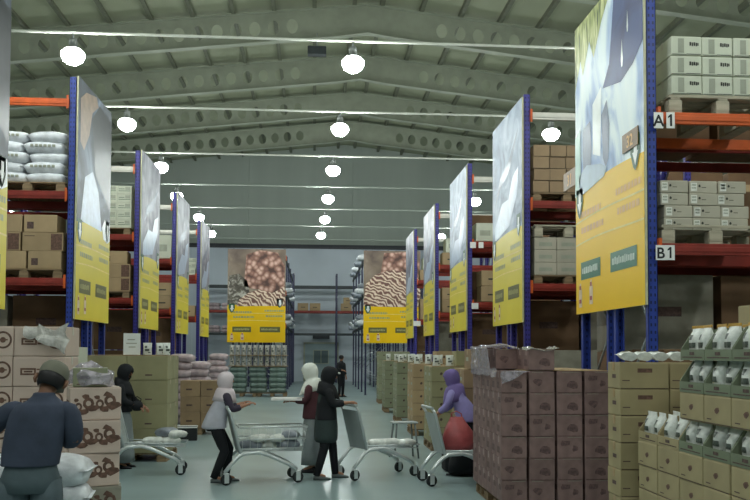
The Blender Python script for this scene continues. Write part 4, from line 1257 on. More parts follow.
# pallets of cartons down the right side of the aisle
kC = [Kind(carton_proto('cardboard_box', .355, .5, .27, m, 'tape_tan', [('mark', 'print_stain', multi(blob(.5, .55, .03, seed=6), rects((.02, .98, .0, .025))))], [('mark', 'print_faint', [(.3, .7, .4, .6)])])) for m in ('box_tan', 'box_olive', 'box_green', 'box_brown')]
spots = [(2.22, 12.3, 1, 5, 'brown box behind the woman in purple'), (2.10, 14.9, 1, 5, 'olive box, second right pallet'), (2.08, 17.6, 0, 5, 'tan box, third right pallet'),
         (2.06, 20.8, 2, 5, 'greenish box, fourth right pallet'), (2.06, 24.4, 2, 5, 'greenish box, fifth right pallet'), (2.2, 28.6, 2, 6, 'greenish box, sixth right pallet')]
for q, (x, y, k, rows, desc) in enumerate(spots):
    FARP.put((x + .55, y + .55, .002), 0, 'floor pallet under the %s stack along the right of the aisle' % ORD[q], 'pallets on the floor', (.95, 1.1, 1))
    cap(x + .02, x + 1.06, y + .04, y + 1.0, PH + .007 + rows * .275, 'cardboard sheet over the %s pallet stack along the right' % ORD[q])
    if q: block(kC[k], x, y, 3, 2, .362, .51, .275, rows, PH + .004, desc, 'cartons on the %s right pallet' % ORD[q], faces='l')
    else: block(kC[3], x, y, 3, 2, .362, .51, .275, rows, PH + .004, desc, 'cartons on the first right pallet', faces='l')
zr = PH + .014 + 5 * .275
kC[3].put((2.22 + .30, 12.56, zr), 0, 'brown carton on top right above the woman in purple', 'cartons on the first right pallet', (1.1, 1, 1.1))
kC[0].put((2.22 + .72, 12.56, zr), .05, 'tan carton beside the top brown one above the woman in purple', 'cartons on the first right pallet', (1.1, 1, 1.1))
r_ = random.Random(11)
for q in (1, 2, 3, 4):
    x, y = spots[q][0], spots[q][1]
    for i in range(4):
        o = kFl.put((x + .12 + i * .24, y + .16, zr + .0), r_.uniform(-.5, .5), 'white packet standing on the %s right pallet stack, %s from the left' % (ORD[q], ORD[i]), 'packets on the right pallets')
kC[1].put((2.10 + .65, 14.9 + .35, zr), 0, 'olive carton on top of the second pallet along the right', None); kC[0].put((2.08 + .7, 17.6 + .4, zr), 0, 'tan carton on top of the third pallet along the right')

# ------------------------------------------------------------------ trolleys
def cart_proto(basket=True):
    t = thing('shopping_trolley', 'trolley', 'trolley')
    for s in (-1, 1):
        y = s * .25
        MB().tube([(-.47, y, .17), (-.40, y, .26), (-.30, y, .37), (-.22, y, .415), (-.02, y, .425), (.10, y, .39), (.42, y * .9, .24), (.50, y * .88, .18)], .027, 8).build('frame_tube', 'chrome', t)
    bb = MB()
    for x, z in ((-.22, .415), (.02, .42), (.40, .25)): bb.tube([(x, -.25, z), (x, .25, z)], .014, 6)
    bb.build('cross_bar', 'chrome', t)
    for (x, y, rz) in ((-.47, -.25, .2), (-.47, .25, -.1), (.50, -.22, .1), (.50, .22, .25)):
        f = MB().box(-.012, .05, -.032, -.026, .03, .15, .002).box(-.012, .05, .026, .032, .03, .15, .002).box(-.02, .055, -.034, .034, .145, .158, .002).tube([(0.0, 0, .15), (0.0, 0, .19)], .018, 8).build('caster', 'chrome', t)
        f.location = (x, y, .0); f.rotation_euler = (0, 0, rz)
        w = MB().disc_x((.02, 0, .076), .076, .040, 18).build('wheel', 'rubber', f)
        MB().disc_x((.02, 0, .076), .040, .046, 12).build('hub', 'wheel_grey', f)
    # tall grey panel at the handle end, leaning back toward the user
    def px(z): return -.26 - (z - .40) * .25
    for s in (-1, 1):
        MB().tube([(px(.38), s * .25, .38), (px(.95), s * .25, .95), (px(1.03) - .03, s * .25, 1.03)], .018, 8).build('handle_post', 'chrome', t)
    bb = MB(); n = 6
    for i in range(n):
        z0, z1 = .42 + i * .09, .42 + (i + 1) * .09
        v = [(px(z0), -.235, z0), (px(z0), .235, z0), (px(z1), .235, z1), (px(z1), -.235, z1)]
        bb.face(v); bb.face([(x_ - .02, y_, z_) for x_, y_, z_ in v])
    for s in (-.235, .235):
        bb.face([(px(.42), s, .42), (px(.96), s, .96), (px(.96) - .02, s, .96), (px(.42) - .02, s, .42)])
    bb.build('back_panel', 'plastic_grey', t)
    MB().tube([(px(1.03) - .03, -.28, 1.035), (px(1.03) - .03, .28, 1.035)], .020, 10).build('handle', 'plastic_grey', t)
    # wire deck
    bb = MB()
    for i in range(9):
        y = -.24 + i * .06; bb.tube([(-.26, y, .435), (.58, y, .435 if basket else .40)], .004, 5)
    for i in range(8):
        x = -.26 + i * .12; bb.tube([(x, -.25, .435), (x, .25, .435)], .004, 5)
    bb.build('wire_deck', 'chrome', t)
    if basket:
        def loop(z, g): return [(-.27 - g * .1, -.25 - g * .2, z), (.58 + g, -.24 - g * .2, z), (.58 + g, .24 + g * .2, z), (-.27 - g * .1, .25 + g * .2, z), (-.27 - g * .1, -.25 - g * .2, z)]
        for z, g, r in ((.47, 0, .012), (.60, .03, .012), (.76, .06, .015)):
            MB().tube(loop(z, g), r, 6).build('basket_rail', 'chrome', t)
        bb = MB()
        for i in range(9):
            x = -.24 + i * .10
            for s in (-1, 1): bb.tube([(x, s * .25, .44), (x + .05 * (i / 8), s * .262, .76)], .0035, 5)
        for i in range(6):
            y = -.2 + i * .08; bb.tube([(.585, y, .44), (.64, y * 1.05, .76)], .0035, 5)
        bb.build('basket_wires', 'chrome', t)
    else:
        MB().tube([(-.26, -.25, .47), (.60, -.24, .45), (.60, .24, .45), (-.26, .25, .47)], .009, 6).build('deck_rail', 'chrome', t)
    return t
K1, K2 = Kind(cart_proto(True)), Kind(cart_proto(False))
def floor_at(u, v):
    d = ray(u, v); return CAM + d * (-CAM.z / d.z)
c2 = at(266, 470, 11.6); c3 = at(377, 470, 12.0); c1 = at(153, 470, 12.35); c4 = at(455, 465, 11.5)
c2.x -= .11
K1.put((c2.x, 11.55, 0), .20, 'chrome trolley with a wire basket pushed by the woman in the pinkish headscarf', 'shopping trolleys')
K2.put((c3.x - .03, 11.95, 0), .42, 'chrome flat trolley with small white bags pushed by the woman in black', 'shopping trolleys')
c1.x -= .12
K2.put((c1.x, 12.35, 0), .10, 'chrome flat trolley beside the dark figure at the left stacks', 'shopping trolleys')
K2.put((c4.x + .02, 11.3, 0), .12, 'chrome trolley with the big red bag in front of the woman in purple', 'shopping trolleys')
kBg = Kind(sack_proto(.30, .22, .10, 'pouch_white', None, 21, False, 'plastic_bag')); kBd = Kind(sack_proto(.34, .26, .13, 'sack_bluegrey', None, 23, False, 'plastic_bag'))
def on(c, Y, rz, x, y, z): 
    v = Matrix.Rotation(rz, 3, 'Z') @ Vector((x, y, 0)); return (c.x + v.x, Y + v.y, z)
for i, (x, y, z, k_) in enumerate(((-.10, .0, .44, kBd), (.15, .05, .44, kBg), (.40, .0, .44, kBd), (.02, -.02, .545, kBg), (.28, -.04, .545, kBg), (.45, .02, .56, kBd))):
    k_.put(on(c2, 11.55, .2, x, y, z), .3 * i, 'plastic bag of goods in the wire basket trolley, %s' % ('low rear', 'low middle', 'low front', 'upper rear', 'upper middle', 'upper front')[i], 'bags in the wire basket trolley')
for i, (x, y, z, k_) in enumerate(((-.02, -.05, .44, kBg), (.22, .02, .43, kBg), (.44, -.05, .42, kBg))):
    k_.put(on(c3, 11.95, .42, x, y, z), .4 * i, 'white plastic bag on the deck of the trolley of the woman in black, %s' % ('rear', 'middle', 'front')[i], 'bags on the flat trolley')
for i, (x, y, z, k_) in enumerate(((.12, -.08, .44, kBg), (.36, .0, .43, kBg), (.44, .02, .52, kBg), (.30, .10, .53, kBd))):
    k_.put(on(c1, 12.35, .1, x, y, z), .4 * i, 'white plastic bag on the left flat trolley, %s' % ('rear', 'middle', 'front', 'upper front')[i], 'bags on the left trolley')
# a small wire stand beyond the flat trolley and a black crate by the left stack
t = thing('step_stool', 'small pale step stool standing behind the white bags of the flat trolley', 'stool', (at(404, 440, 14.0).x, 14.0, 0), .2)
MB().box(-.21, .21, -.13, .13, .58, .61, .008).build('top', 'plastic_grey', t)
for sx in (-1, 1):
    for sy in (-1, 1): MB().tube([(sx * .21, sy * .15, 0), (sx * .16, sy * .10, .58)], .016, 6).build('leg', 'wheel_grey', t)
MB().box(-.19, .19, -.12, .12, .28, .30, .004).build('shelf', 'plastic_grey', t)
p = floor_at(185, 440)
t = thing('crate', 'black plastic crate with white rim on the floor by the brown stack', 'crate', (p.x, p.y, 0), .1)
bb = MB().box(-.23, .23, -.16, .16, 0, .02)
for s in (-1, 1): bb.box(-.23, .23, s * .16 - .008, s * .16 + .008, 0, .26).box(s * .23 - .008, s * .23 + .008, -.16, .16, 0, .26)
bb.build('shell', 'rubber', t)
MB().tube([(-.24, -.17, .265), (.24, -.17, .265), (.24, .17, .265), (-.24, .17, .265), (-.24, -.17, .265)], .016, 6).build('rim', 'plate_white', t)


# ------------------------------------------------------------------ people
DEF = dict(pel=(0, 0, .88), wai=(0, 0, 1.02), che=(0, .01, 1.20), nb=(0, 0, 1.335), hd=(0, .02, 1.47),
           sL=(-.165, 0, 1.29), eL=(-.21, -.02, 1.04), wL=(-.21, .05, .81), sR=(.165, 0, 1.29), eR=(.21, -.02, 1.04), wR=(.21, .05, .81),
           hL=(-.085, 0, .84), kL=(-.09, .02, .46), aL=(-.09, 0, .085), tL=(-.10, .16, .03), hR=(.085, 0, .84), kR=(.09, .02, .46), aR=(.09, 0, .085), tR=(.10, .16, .03), hdir=(0, 1, 0))


def person(label, loc, rz, H, pose, outfit, skin='skin'):
    P = {k: Vector(v) for k, v in {**DEF, **pose}.items()}
    k = H / 1.6
    for q in P:
        if q != 'hdir': P[q] = P[q] * k
    hd = P['hdir'].normalized()
    root = thing('person', label, 'person', loc, rz)
    # --- one continuous skinned body with head, hands and fingers
    V, E, R = [], [], []
    def add(p, r, par=None):
        V.append(Vector(p)); R.append(r if isinstance(r, tuple) else (r, r))
        if par is not None: E.append((par, len(V) - 1))
        return len(V) - 1
    pe = add(P['pel'], (.125 * k, .095 * k)); wa = add(P['wai'], (.115 * k, .085 * k), pe); ch = add(P['che'] - Vector((0, 0, .02 * k)), (.115 * k, .080 * k), wa)
    nb = add(P['nb'], .058 * k, ch); up = (P['hd'] - P['nb']).normalized()
    nk = add(P['nb'].lerp(P['hd'], .45), .048 * k, nb)
    h1 = add(P['hd'] - up * .035 * k + hd * .012, (.062 * k, .068 * k), nk); h2 = add(P['hd'] + up * .02 * k, (.078 * k, .090 * k), h1)
    h3 = add(P['hd'] + up * .075 * k, (.068 * k, .078 * k), h2); add(P['hd'] + up * .112 * k, .034 * k, h3)
    for s in 'LR':
        sh = add(P['s' + s] - Vector((0, 0, .025 * k)), .036 * k, ch); el = add(P['e' + s], .040 * k, sh)
        wr = add(P['w' + s], .026 * k, el)
        d = (P['w' + s] - P['e' + s]).normalized(); sd = -1 if s == 'L' else 1
        lat = d.cross(Vector((0, 0, 1)));
        if lat.length < .2: lat = Vector((0, 1, 0)).cross(d) * -1
        lat.normalize(); curl = lat.cross(d).normalized()
        if curl.z > 0: curl = -curl
        pm = add(P['w' + s] + d * .05 * k, (.034 * k, .020 * k), wr); pk = add(P['w' + s] + d * .085 * k, (.036 * k, .016 * k), pm)
        for fi, L in enumerate((.068, .078, .073, .056)):
            off = lat * (fi - 1.5) * .019 * k
            b0 = P['w' + s] + d * .092 * k + off
            f1 = add(b0 + d * L * .45 * k + curl * .008 * k, .0088 * k, pk); f2 = add(b0 + d * L * .75 * k + curl * .026 * k, .008 * k, f1); add(b0 + d * L * .85 * k + curl * .05 * k, .0068 * k, f2)
        t1 = add(P['w' + s] + d * .05 * k - lat * sd * .040 * k + curl * .012 * k, .0105 * k, pm); add(P['w' + s] + d * .085 * k - lat * sd * .055 * k + curl * .03 * k, .009 * k, t1)
        hp = add(P['h' + s], .088 * k, pe); kn = add(P['k' + s], .056 * k, hp); an = add(P['a' + s], .030 * k, kn); add(P['t' + s].lerp(P['a' + s], .25), (.022 * k, .016 * k), an)
    me = bpy.data.meshes.new('body'); me.from_pydata(V, E, [])
    o = bpy.data.objects.new('body', me); C.objects.link(o)
    md = o.modifiers.new('s', 'SKIN'); md.use_smooth_shade = True
    for i, sv in enumerate(me.skin_vertices[0].data): sv.radius = R[i]; sv.use_root = (i == 0)
    md2 = o.modifiers.new('u', 'SUBSURF'); md2.levels = 1; md2.render_levels = 1
    bpy.context.view_layer.update()
    nm = bpy.data.meshes.new_from_object(o.evaluated_get(bpy.context.evaluated_depsgraph_get()))
    nm.materials.clear(); nm.materials.append(MT[skin])
    for p_ in nm.polygons: p_.use_smooth = True
    bpy.data.objects.remove(o)
    body = bpy.data.objects.new('body', nm); C.objects.link(body); body.parent = root
    # --- face
    side = hd.cross(up).normalized(); fr = side.cross(up).normalized() * -1
    if fr.dot(hd) < 0: fr = -fr
    hc = P['hd']
    def at_face(x, y, z): return hc + side * x * k + fr * y * k + up * z * k
    if outfit.get('face', True):
        bb = MB().tube([at_face(0, .078, .035), at_face(0, .100, .0), at_face(0, .088, -.018)], [.008 * k, .015 * k, .010 * k], 8); bb.build('nose', skin, root)
        for s in (-1, 1):
            MB().tube([at_face(s * .042, .070, .020), at_face(s * .030, .082, .021), at_face(s * .018, .084, .020)], [.004 * k, .008 * k, .004 * k], 6).build('eye', 'eye', root)
            MB().tube([at_face(s * .048, .066, .040), at_face(s * .030, .084, .046), at_face(s * .014, .086, .040)], .0035 * k, 5).build('eyebrow', 'hair', root)
        MB().tube([at_face(-.024, .074, -.045), at_face(0, .086, -.047), at_face(.024, .074, -.045)], [.003 * k, .007 * k, .003 * k], 6).build('mouth', 'lip', root)
    # --- clothes
    def torso(name, m, hem_z, hem_r, waist_r, wob=.05, sleeves=None, sl_m=None, seed=0, ext=None, collar=True):
        pel, wai, che, nbp = P['pel'], P['wai'], P['che'], P['nb']
        bb = MB()
        hp = Vector((pel.x, pel.y, hem_z * k)) if ext is None else Vector((ext[0] * k, ext[1] * k, hem_z * k))
        mid = hp.lerp(pel, .6) if hem_z * k < pel.z else pel
        rg = [(hp.x, hp.y, hp.z, hem_r[0] * k, hem_r[1] * k), (mid.x, mid.y, max(mid.z, hp.z + .02), (hem_r[0] + .0) * k, hem_r[1] * k), (wai.x, wai.y, wai.z, waist_r[0] * k, waist_r[1] * k),
              (che.x, che.y, che.z - .02 * k, .185 * k, .125 * k), (che.x * .65 + nbp.x * .35, che.y * .65 + nbp.y * .35, che.z + .05 * k, .182 * k, .115 * k), (che.x * .3 + nbp.x * .7, che.y * .3 + nbp.y * .7, che.z + .095 * k, .158 * k, .098 * k), (nbp.x, nbp.y, nbp.z - .018 * k, .108 * k, .080 * k), (nbp.x, nbp.y + .004, nbp.z + .015 * k, .070 * k, .066 * k)]
        if collar: rg.append((nbp.x, nbp.y + .008, nbp.z + .04 * k, .062 * k, .062 * k))
        rg2 = []
        for a, c in zip(rg, rg[1:]):
            for t_ in (0, .5): rg2.append(tuple(x + (y - x) * t_ for x, y in zip(a, c)))
        rg2.append(rg[-1])
        bb.loft(rg2, 24, True, 2.4, wob, seed)
        t_o = bb.build(name, m, root)
        ms = t_o.modifiers.new('smooth', 'SUBSURF'); ms.levels = 1; ms.render_levels = 1
        if sleeves:
            for s in 'LR':
                S, El, W = P['s' + s], P['e' + s], P['w' + s]
                inn = S.lerp(P['che'] + Vector((0, 0, .06 * k)), .55); S = S + Vector((0, 0, -.022 * k))
                pts = [inn, S, S.lerp(El, .5), El, El.lerp(W, .5), El.lerp(W, sleeves)] if sleeves > 0 else [inn, S, S.lerp(El, .5), S.lerp(El, .95)]
                rr = [.052, .070, .064, .056, .050, .046] if sleeves > 0 else [.08, .08, .075, .072]
                so_ = MB().tube(pts, [x * k for x in rr], 12).build('sleeve', sl_m or m, t_o); ms = so_.modifiers.new('smooth', 'SUBSURF'); ms.levels = 1; ms.render_levels = 1
        return t_o
    def trousers(m, wide=1.0):
        bb = MB()
        pel = P['pel']
        bb.loft([(pel.x, pel.y, P['hL'].z - .08 * k, .155 * k, .110 * k), (pel.x, pel.y, P['hL'].z, .178 * k, .124 * k), (pel.x, pel.y, pel.z + .02 * k, .158 * k, .112 * k), (P['wai'].x, P['wai'].y, P['wai'].z - .04 * k, .140 * k, .100 * k)], 20, True, 2.3, .03)
        for s in 'LR':
            h_, kn, an = P['h' + s], P['k' + s], P['a' + s]
            bb.tube([h_ + Vector((0, 0, .0)), h_.lerp(kn, .30), h_.lerp(kn, .75), kn, kn.lerp(an, .4), kn.lerp(an, 1.06)], [x * k * wide for x in (.084, .090, .076, .068, .062, .052)], 12)
        return bb.build('trousers', m, root)
    def skirt(m, hem_z, rx, ry, ctr=None):
        pel = P['pel']; c_ = Vector(ctr) * k if ctr else (P['aL'] + P['aR']) / 2
        bb = MB(); rg = []
        for i in range(8):
            f = i / 7; z = hem_z * k + (P['wai'].z - .03 * k - hem_z * k) * f
            b_ = Vector((c_.x, c_.y, 0)).lerp(Vector((pel.x, pel.y, 0)), min(1, f * 1.25))
            w = 1 - .28 * max(0, f - .75) / .25
            rg.append((b_.x, b_.y, z, (rx + (.165 - rx) * f) * k * w, (ry + (.13 - ry) * f) * k * w))
        bb.loft(rg, 26, True, 2.0, .12, 3)
        return bb.build('skirt', m, root)
    def shoes(m):
        for s in 'LR':
            a, t_ = P['a' + s], P['t' + s]; d = (t_ - a); d.z = 0; d.normalize()
            bb = MB()
            for i, (f, z, w, h) in enumerate(((0, 0, 0, 0),)):
                heel = Vector((a.x, a.y, 0)) - d * .05 * k
                L = .245 * k
                rg = []
            prof = [(0, .030, .055), (.12, .038, .075), (.3, .038, .072), (.5, .040, .055), (.75, .044, .042), (.93, .036, .032), (1, .018, .022)]
            lat = Vector((-d.y, d.x, 0)); rings = []
            base = max(0, min(a.z - .085 * k, t_.z - .03 * k))
            for f, w, h in prof:
                c_ = heel + d * L * f; vs = []
                for q in range(10):
                    an_ = 2 * PI * q / 10
                    vs.append(bb.bm.verts.new(c_ + lat * math.cos(an_) * w * k + Vector((0, 0, base + max(0.0, (math.sin(an_) * .5 + .5)) * h * k))))
                rings.append(vs)
            bb._skin(rings, True)
            bb.build('shoe', m, root)
    def hijab(m, drape=(.165, .13), front=.0, dz=-.02, open_=True, down=1.0):
        bb = MB(); n = 28; rings = []
        neck = P['nb']
        secs = [(.128, .02, .02), (.118, .055, .060), (.085, .090, .100), (.045, .103, .116), (.0, .106, .118), (-.045, .101, .112), (-.085, .088, .096), (-.115, .080, .086)]
        for z, rx, ry in secs:
            c_ = hc + up * z * k - fr * .006 * k; vs = []
            for q in range(n):
                a = 2 * PI * q / n
                w_ = 1 + .035 * noise.noise(Vector((math.cos(a) * 2, math.sin(a) * 2, z * 20)))
                vs.append(bb.bm.verts.new(c_ + side * math.sin(a) * rx * k * w_ + fr * math.cos(a) * ry * k * w_))
            rings.append(vs)
        che = P['che']
        for z, rx, ry, f in ((.02, .125, .112, 0), (-.03, drape[0] * .92, drape[1] * .9, .3), (-.09 * down, drape[0] * 1.1, drape[1], .6), (-.16 * down, drape[0] * 1.14, drape[1] * 1.12, 1)):
            c_ = Vector((neck.x, neck.y, neck.z)).lerp(Vector((che.x, che.y, neck.z)), f) + Vector((0, 0, z * k)) + Vector((hd.x, hd.y, 0)) * front * f * k
            vs = []
            for q in range(n):
                a = 2 * PI * q / n
                w_ = 1 + .07 * noise.noise(Vector((math.cos(a) * 3, math.sin(a) * 3, z * 14)))
                vs.append(bb.bm.verts.new(c_ + side * math.sin(a) * rx * k * w_ + fr * math.cos(a) * ry * k * w_))
            rings.append(vs)
        bb._skin(rings, False)
        cut = []
        if open_:
            for f in bb.bm.faces:
                c_ = f.calc_center_median() - hc
                x, y, z = c_.dot(side) / k, c_.dot(fr) / k, c_.dot(up) / k
                if y > .02 and (x / .062) ** 2 + ((z + .012) / .078) ** 2 < 1: cut.append(f)
            bmesh.ops.delete(bb.bm, geom=cut, context='FACES')
        o_ = bb.build('headscarf', m, root, smooth=True)
        md_ = o_.modifiers.new('thickness', 'SOLIDIFY'); md_.thickness = .006; md_.offset = 1
        return o_
    outfit['fn'](locals())
    return root, P


# man with a cap, near left, seen from behind
def fit(L):
    k, hc, at_face, root = L['k'], L['hc'], L['at_face'], L['root']
    L['trousers']('cloth_greytrouser', 1.10)
    L['torso']('shirt', 'cloth_navy', .92, (.172, .130), (.178, .130), .07, .45, seed=2)
    L['shoes']('shoe_dark')
    bb = MB(); rings = []
    for z, rx, ry in ((.028, .088, .103), (.060, .092, .106), (.090, .088, .100), (.118, .070, .080), (.134, .035, .04), (.137, .002, .002)):
        c_ = hc + L['up'] * z * k
        rings.append([bb.bm.verts.new(c_ + L['side'] * math.sin(2 * PI * q / 20) * rx * k + L['fr'] * math.cos(2 * PI * q / 20) * ry * k) for q in range(20)])
    bb._skin(rings, False); cap = bb.build('cap', 'cap_olive', root, smooth=True)
    v = MB()
    o_ = [at_face(-.078, .06, .034), at_face(-.06, .15, .022), at_face(0, .175, .018), at_face(.06, .15, .022), at_face(.078, .06, .034)]
    f0 = [v.bm.verts.new(p) for p in o_]; f1 = [v.bm.verts.new(p - L['up'] * .008) for p in o_]
    v.bm.faces.new(f0); v.bm.faces.new(f1[::-1])
    for i in range(5): v.bm.faces.new((f0[i], f0[(i + 1) % 5], f1[(i + 1) % 5], f1[i]))
    v.build('visor', 'cap_olive', cap)
    bb = MB(); rings = []
    for z, rx, ry, sh in ((.03, .083, .096, -.006), (.0, .083, .094, -.008), (-.03, .076, .083, -.010), (-.055, .062, .064, -.012)):
        c_ = hc + L['up'] * z * k + L['fr'] * sh * k
        rings.append([bb.bm.verts.new(c_ + L['side'] * math.sin(a) * rx * k - L['fr'] * math.cos(a) * ry * k) for a in [(-1.5 + 3.0 * q / 14) for q in range(15)]])
    for a, c in zip(rings, rings[1:]):
        for q in range(14): bb.bm.faces.new((a[q], a[q + 1], c[q + 1], c[q])).smooth = True
    h_ = bb.build('hair', 'hair', root); md = h_.modifiers.new('thickness', 'SOLIDIFY'); md.thickness = .008
    for s in (-1, 1):
        MB().tube([at_face(s * .080, -.004, .022), at_face(s * .094, -.014, .018), at_face(s * .096, -.016, -.008), at_face(s * .086, -.004, -.030)], [.008 * k, .014 * k, .012 * k, .007 * k], 8).build('ear', 'dark_skin', root)
pm = at(40, 430, 5.8)
person('man in an olive cap and navy shirt, seen from behind at the lower left', (pm.x - .035, 5.8, 0), .10, 1.745,
       dict(hd=(.078, .06, 1.435), nb=(.050, .0, 1.335), che=(.02, .0, 1.20), wai=(-.01, 0, 1.02), pel=(-.02, 0, .88), sL=(-.150, .02, 1.285), eL=(-.30, .10, 1.12), wL=(-.40, .30, 1.06),
            sR=(.215, .0, 1.29), eR=(.245, -.01, 1.07), wR=(.10, .30, 1.02), hL=(-.11, 0, .84), kL=(-.13, .06, .46), aL=(-.14, -.02, .085), tL=(-.15, .14, .03), hR=(.075, 0, .84), kR=(.08, .02, .46), aR=(.08, .02, .085), tR=(.09, .18, .03), hdir=(.05, 1, 0)),
       dict(fn=fit), 'dark_skin')

# woman in a pinkish headscarf pushing the basket trolley (walks to the right)
def fit(L):
    L['trousers']('cloth_black', 1.0)
    L['torso']('blouse', 'cloth_lavender', .76, (.19, .172), (.165, .14), .07, .75, 'cloth_plum', seed=4)
    L['shoes']('shoe_grey'); L['hijab']('hijab_pinkwhite', (.165, .15), .02)
pw = at(224, 440, 11.35)
person('woman in a pinkish white headscarf, lavender blouse and black trousers pushing a trolley', (pw.x - .03, 11.46, 0), -PI / 2 + .2, 1.53,
       dict(pel=(0, -.12, .86), wai=(0, -.08, 1.0), che=(0, .0, 1.18), nb=(0, .03, 1.31), hd=(0, .04, 1.44), sL=(-.16, .03, 1.26), eL=(-.19, .10, 1.04), wL=(-.20, .27, 1.10), sR=(.16, .03, 1.26), eR=(.20, .10, 1.03), wR=(.20, .28, 1.10),
            hL=(-.085, -.11, .82), kL=(-.09, .10, .47), aL=(-.09, .06, .085), tL=(-.09, .23, .03), hR=(.085, -.11, .82), kR=(.09, .02, .45), aR=(.09, -.12, .10), tR=(.09, .04, .04), hdir=(0, 1, -.15)), dict(fn=fit))

# woman in white headscarf and maroon top, faces left
def fit(L):
    L['skirt']('cloth_greyskirt', .12, .20, .17)
    L['torso']('blouse', 'cloth_maroon', .78, (.185, .15), (.165, .13), .06, .85, seed=6)
    L['shoes']('shoe_dark'); L['hijab']('hijab_white', (.17, .15), .03)
pv = at(313, 440, 12.4)
r2, P2 = person('woman in a white headscarf, maroon top and long grey skirt holding a flat white tray', (pv.x, 12.4, 0), PI / 2 - .25, 1.60,
       dict(hd=(0, .06, 1.48), nb=(0, .02, 1.335), sL=(-.16, .02, 1.28), eL=(-.19, .05, 1.05), wL=(-.13, .27, 1.06), sR=(.16, .02, 1.28), eR=(.19, .05, 1.05), wR=(.13, .27, 1.06), hdir=(0, 1, -.35)), dict(fn=fit))
tp = at(289, 398, 12.35)
t = thing('tray', 'flat white tray held out by the woman in the white headscarf', 'tray', (tp.x, 12.35, at(290, 400, 12.35).z), -.08)
MB().box(-.24, .20, -.15, .15, 0, .012, .004).build('base', 'plate_white', t)
bb = MB()
for s in (-1, 1): bb.box(-.24, .20, s * .15 - .006, s * .15 + .006, 0, .035, .002)
bb.box(-.246, -.234, -.15, .15, 0, .035, .002).box(.194, .206, -.15, .15, 0, .035, .002).build('rim', 'plate_white', t)

# woman in black by the flat trolley, faces right
def fit(L):
    L['trousers']('cloth_black', .95)
    L['torso']('tunic', 'cloth_olivegrey', .50, (.20, .17), (.170, .135), .07, None, seed=8)
    o = L['torso']('jacket', 'cloth_black', .84, (.195, .155), (.175, .142), .05, .9, seed=9)
    L['shoes']('shoe_grey'); L['hijab']('cloth_black', (.17, .15), .02)
    k = L['k']
    MB().tube([L['at_face'](x, .126 - abs(x) * .35, .070) for x in (-.06, -.03, 0, .03, .06)], .013 * k, 6).build('forehead_band', 'hijab_white', L['root'])
pb = at(326, 440, 11.72)
person('woman all in black with a white forehead band, standing at the flat trolley', (pb.x, 11.72, 0), -PI / 2 + .05, 1.575,
       dict(hd=(0, .05, 1.47), nb=(0, .01, 1.335), sL=(-.16, .02, 1.28), eL=(-.20, .09, 1.07), wL=(-.17, .30, 1.07), sR=(.16, .02, 1.28), eR=(.20, .08, 1.06), wR=(.18, .27, 1.09),
            kL=(-.09, .10, .46), aL=(-.09, .14, .085), tL=(-.09, .31, .03), kR=(.09, -.03, .45), aR=(.09, -.13, .085), tR=(.09, .04, .03), hdir=(0, 1, -.2)), dict(fn=fit))

# dark clad person behind the left stack
def fit(L):
    L['skirt']('cloth_greyskirt', .10, .22, .20)
    L['torso']('jacket', 'cloth_black', .86, (.18, .145), (.165, .13), .06, .92, seed=12)
    L['shoes']('shoe_dark'); L['hijab']('cloth_black', (.165, .14), .02)
pd = at(121, 420, 12.9)
person('person in a black headscarf and jacket with grey skirt, half hidden behind the left cartons', (pd.x, 12.95, 0), -PI / 2 - .1, 1.58,
       dict(hd=(0, .05, 1.47), sL=(-.16, .02, 1.28), eL=(-.19, .10, 1.05), wL=(-.15, .26, .96), sR=(.16, .02, 1.28), eR=(.19, .08, 1.04), wR=(.13, .24, .97), hdir=(0, 1, -.3)), dict(fn=fit))
t = thing('handbag', 'round black bag held at the left by the person in black', 'bag', (at(137, 405, 12.85).x, 12.85, at(137, 411, 12.85).z))
MB().lathe([(.001, 0), (.05, .005), (.085, .04), (.095, .085), (.075, .13), (.04, .15), (.001, .152)], 16).build('bag_body', 'cloth_black', t)
MB().tube([(-.05, 0, .13), (-.06, 0, .18), (0, 0, .22), (.06, 0, .18), (.05, 0, .13)], .008, 6).build('strap', 'cloth_black', t)

# woman in purple, leaning left over the red bag
def fit(L):
    L['skirt']('cloth_black', .05, .25, .24, (0, -.05, 0))
    L['torso']('blouse', 'cloth_purple', .78, (.20, .17), (.18, .15), .08, .8, seed=14)
    L['shoes']('shoe_dark'); L['hijab']('hijab_purple', (.18, .16), .04, down=1.4)
pp = at(462, 430, 11.9)
person('woman in a purple headscarf and lavender blouse bending at the red bag on the right', (pp.x, 12.02, 0), PI / 2 - .35, 1.58,
       dict(pel=(0, -.10, .86), wai=(0, -.06, 1.0), che=(0, .05, 1.17), nb=(0, .10, 1.29), hd=(0, .14, 1.42), sL=(-.16, .10, 1.24), eL=(-.20, .16, 1.02), wL=(-.15, .32, .90), sR=(.16, .10, 1.24), eR=(.20, .16, 1.02), wR=(.15, .32, .90), hdir=(0, 1, -.5)), dict(fn=fit))
pr = at(459, 455, 11.3)
bb = MB(); rg = []
for z, rx, ry in ((0, .15, .12), (.03, .21, .16), (.12, .235, .17), (.25, .22, .16), (.36, .17, .12), (.44, .12, .07), (.50, .09, .03), (.53, .085, .02)):
    rg.append((.01 * math.sin(z * 9), 0, z, rx, ry))
o = bb.loft(rg, 24, True, 2.2, .16, 4).build('bag_body', 'bag_red')
t = thing('shopping_bag', 'big reddish plastic bag standing on the trolley before the woman in purple', 'bag', (pr.x - .02, 11.3, .442)); t.scale = (1, 1, .86); o.parent = t
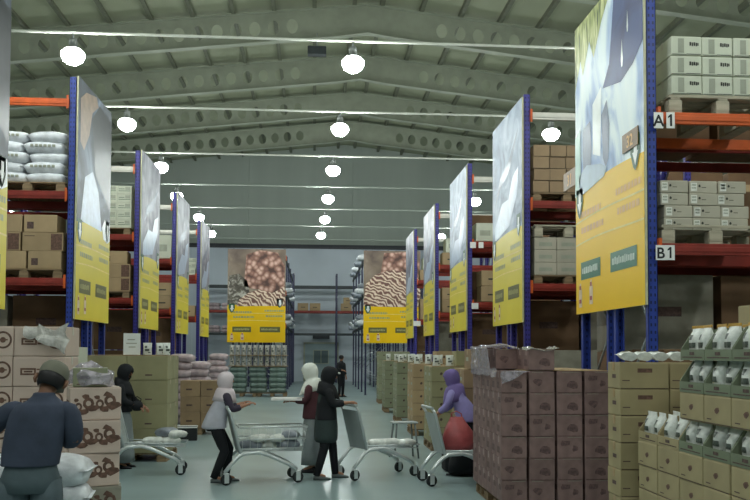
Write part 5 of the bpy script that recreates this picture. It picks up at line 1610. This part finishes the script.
MB().tube([(-.07, 0, .50), (-.09, 0, .58), (-.02, 0, .62), (.05, 0, .58), (.06, 0, .50)], .010, 6).build('handle', 'bag_red', t)
t = thing('suitcase', 'black bulky bag on the floor under the trolley at the right', 'bag', (at(456, 468, 12.4).x + .03, 12.45, 0), .1)
MB().box(-.22, .26, -.15, .15, .0, .33, .05, 3).build('bag_body', 'cloth_black', t)
MB().tube([(-.08, 0, .33), (-.07, 0, .37), (.07, 0, .37), (.08, 0, .33)], .012, 6).build('handle', 'rubber', t)

# far person in dark clothes between the far rows
def fit(L):
    L['trousers']('cloth_black', 1.0); L['torso']('jacket', 'cloth_black', .84, (.185, .14), (.175, .13), .05, .9, seed=20); L['shoes']('shoe_dark')
    k, hc = L['k'], L['hc']; bb = MB(); rings = []
    for z, rx, ry in ((-.02, .082, .095), (.03, .088, .102), (.08, .082, .094), (.115, .055, .06), (.128, .002, .002)):
        c_ = hc + L['up'] * z * k - L['fr'] * .012 * k
        rings.append([bb.bm.verts.new(c_ + L['side'] * math.sin(2 * PI * q / 16) * rx * k + L['fr'] * math.cos(2 * PI * q / 16) * ry * k) for q in range(16)])
    bb._skin(rings, False); bb.build('hair', 'hair', L['root'], smooth=True)
pf = at(341, 380, 33.0)
person('far person in dark clothes standing at the end of the aisle', (pf.x, 33.0, 0), -2.4, 1.66, dict(eR=(.24, .05, 1.06), wR=(.14, .22, 1.02)), dict(fn=fit))

for kk in KINDS_MADE:
    if not kk.used:
        for ch in list(kk.p.children_recursive): bpy.data.objects.remove(ch)
        bpy.data.objects.remove(kk.p)

# ------------------------------------------------------------------ world and exposure
w = bpy.data.worlds.new('world'); SC.world = w; w.use_nodes = True
w.node_tree.nodes['Background'].inputs[0].default_value = (.5, .6, .6, 1)
w.node_tree.nodes['Background'].inputs[1].default_value = .05
SC.view_settings.view_transform = 'Standard'
SC.view_settings.look = 'None'
SC.view_settings.gamma = 1
SC.view_settings.use_curve_mapping = False
SC.view_settings.exposure = 0.3
SC.cycles.max_bounces = 8
SC.cycles.sample_clamp_indirect = 4
SC.cycles.use_denoising = True
bpy.context.view_layer.update()
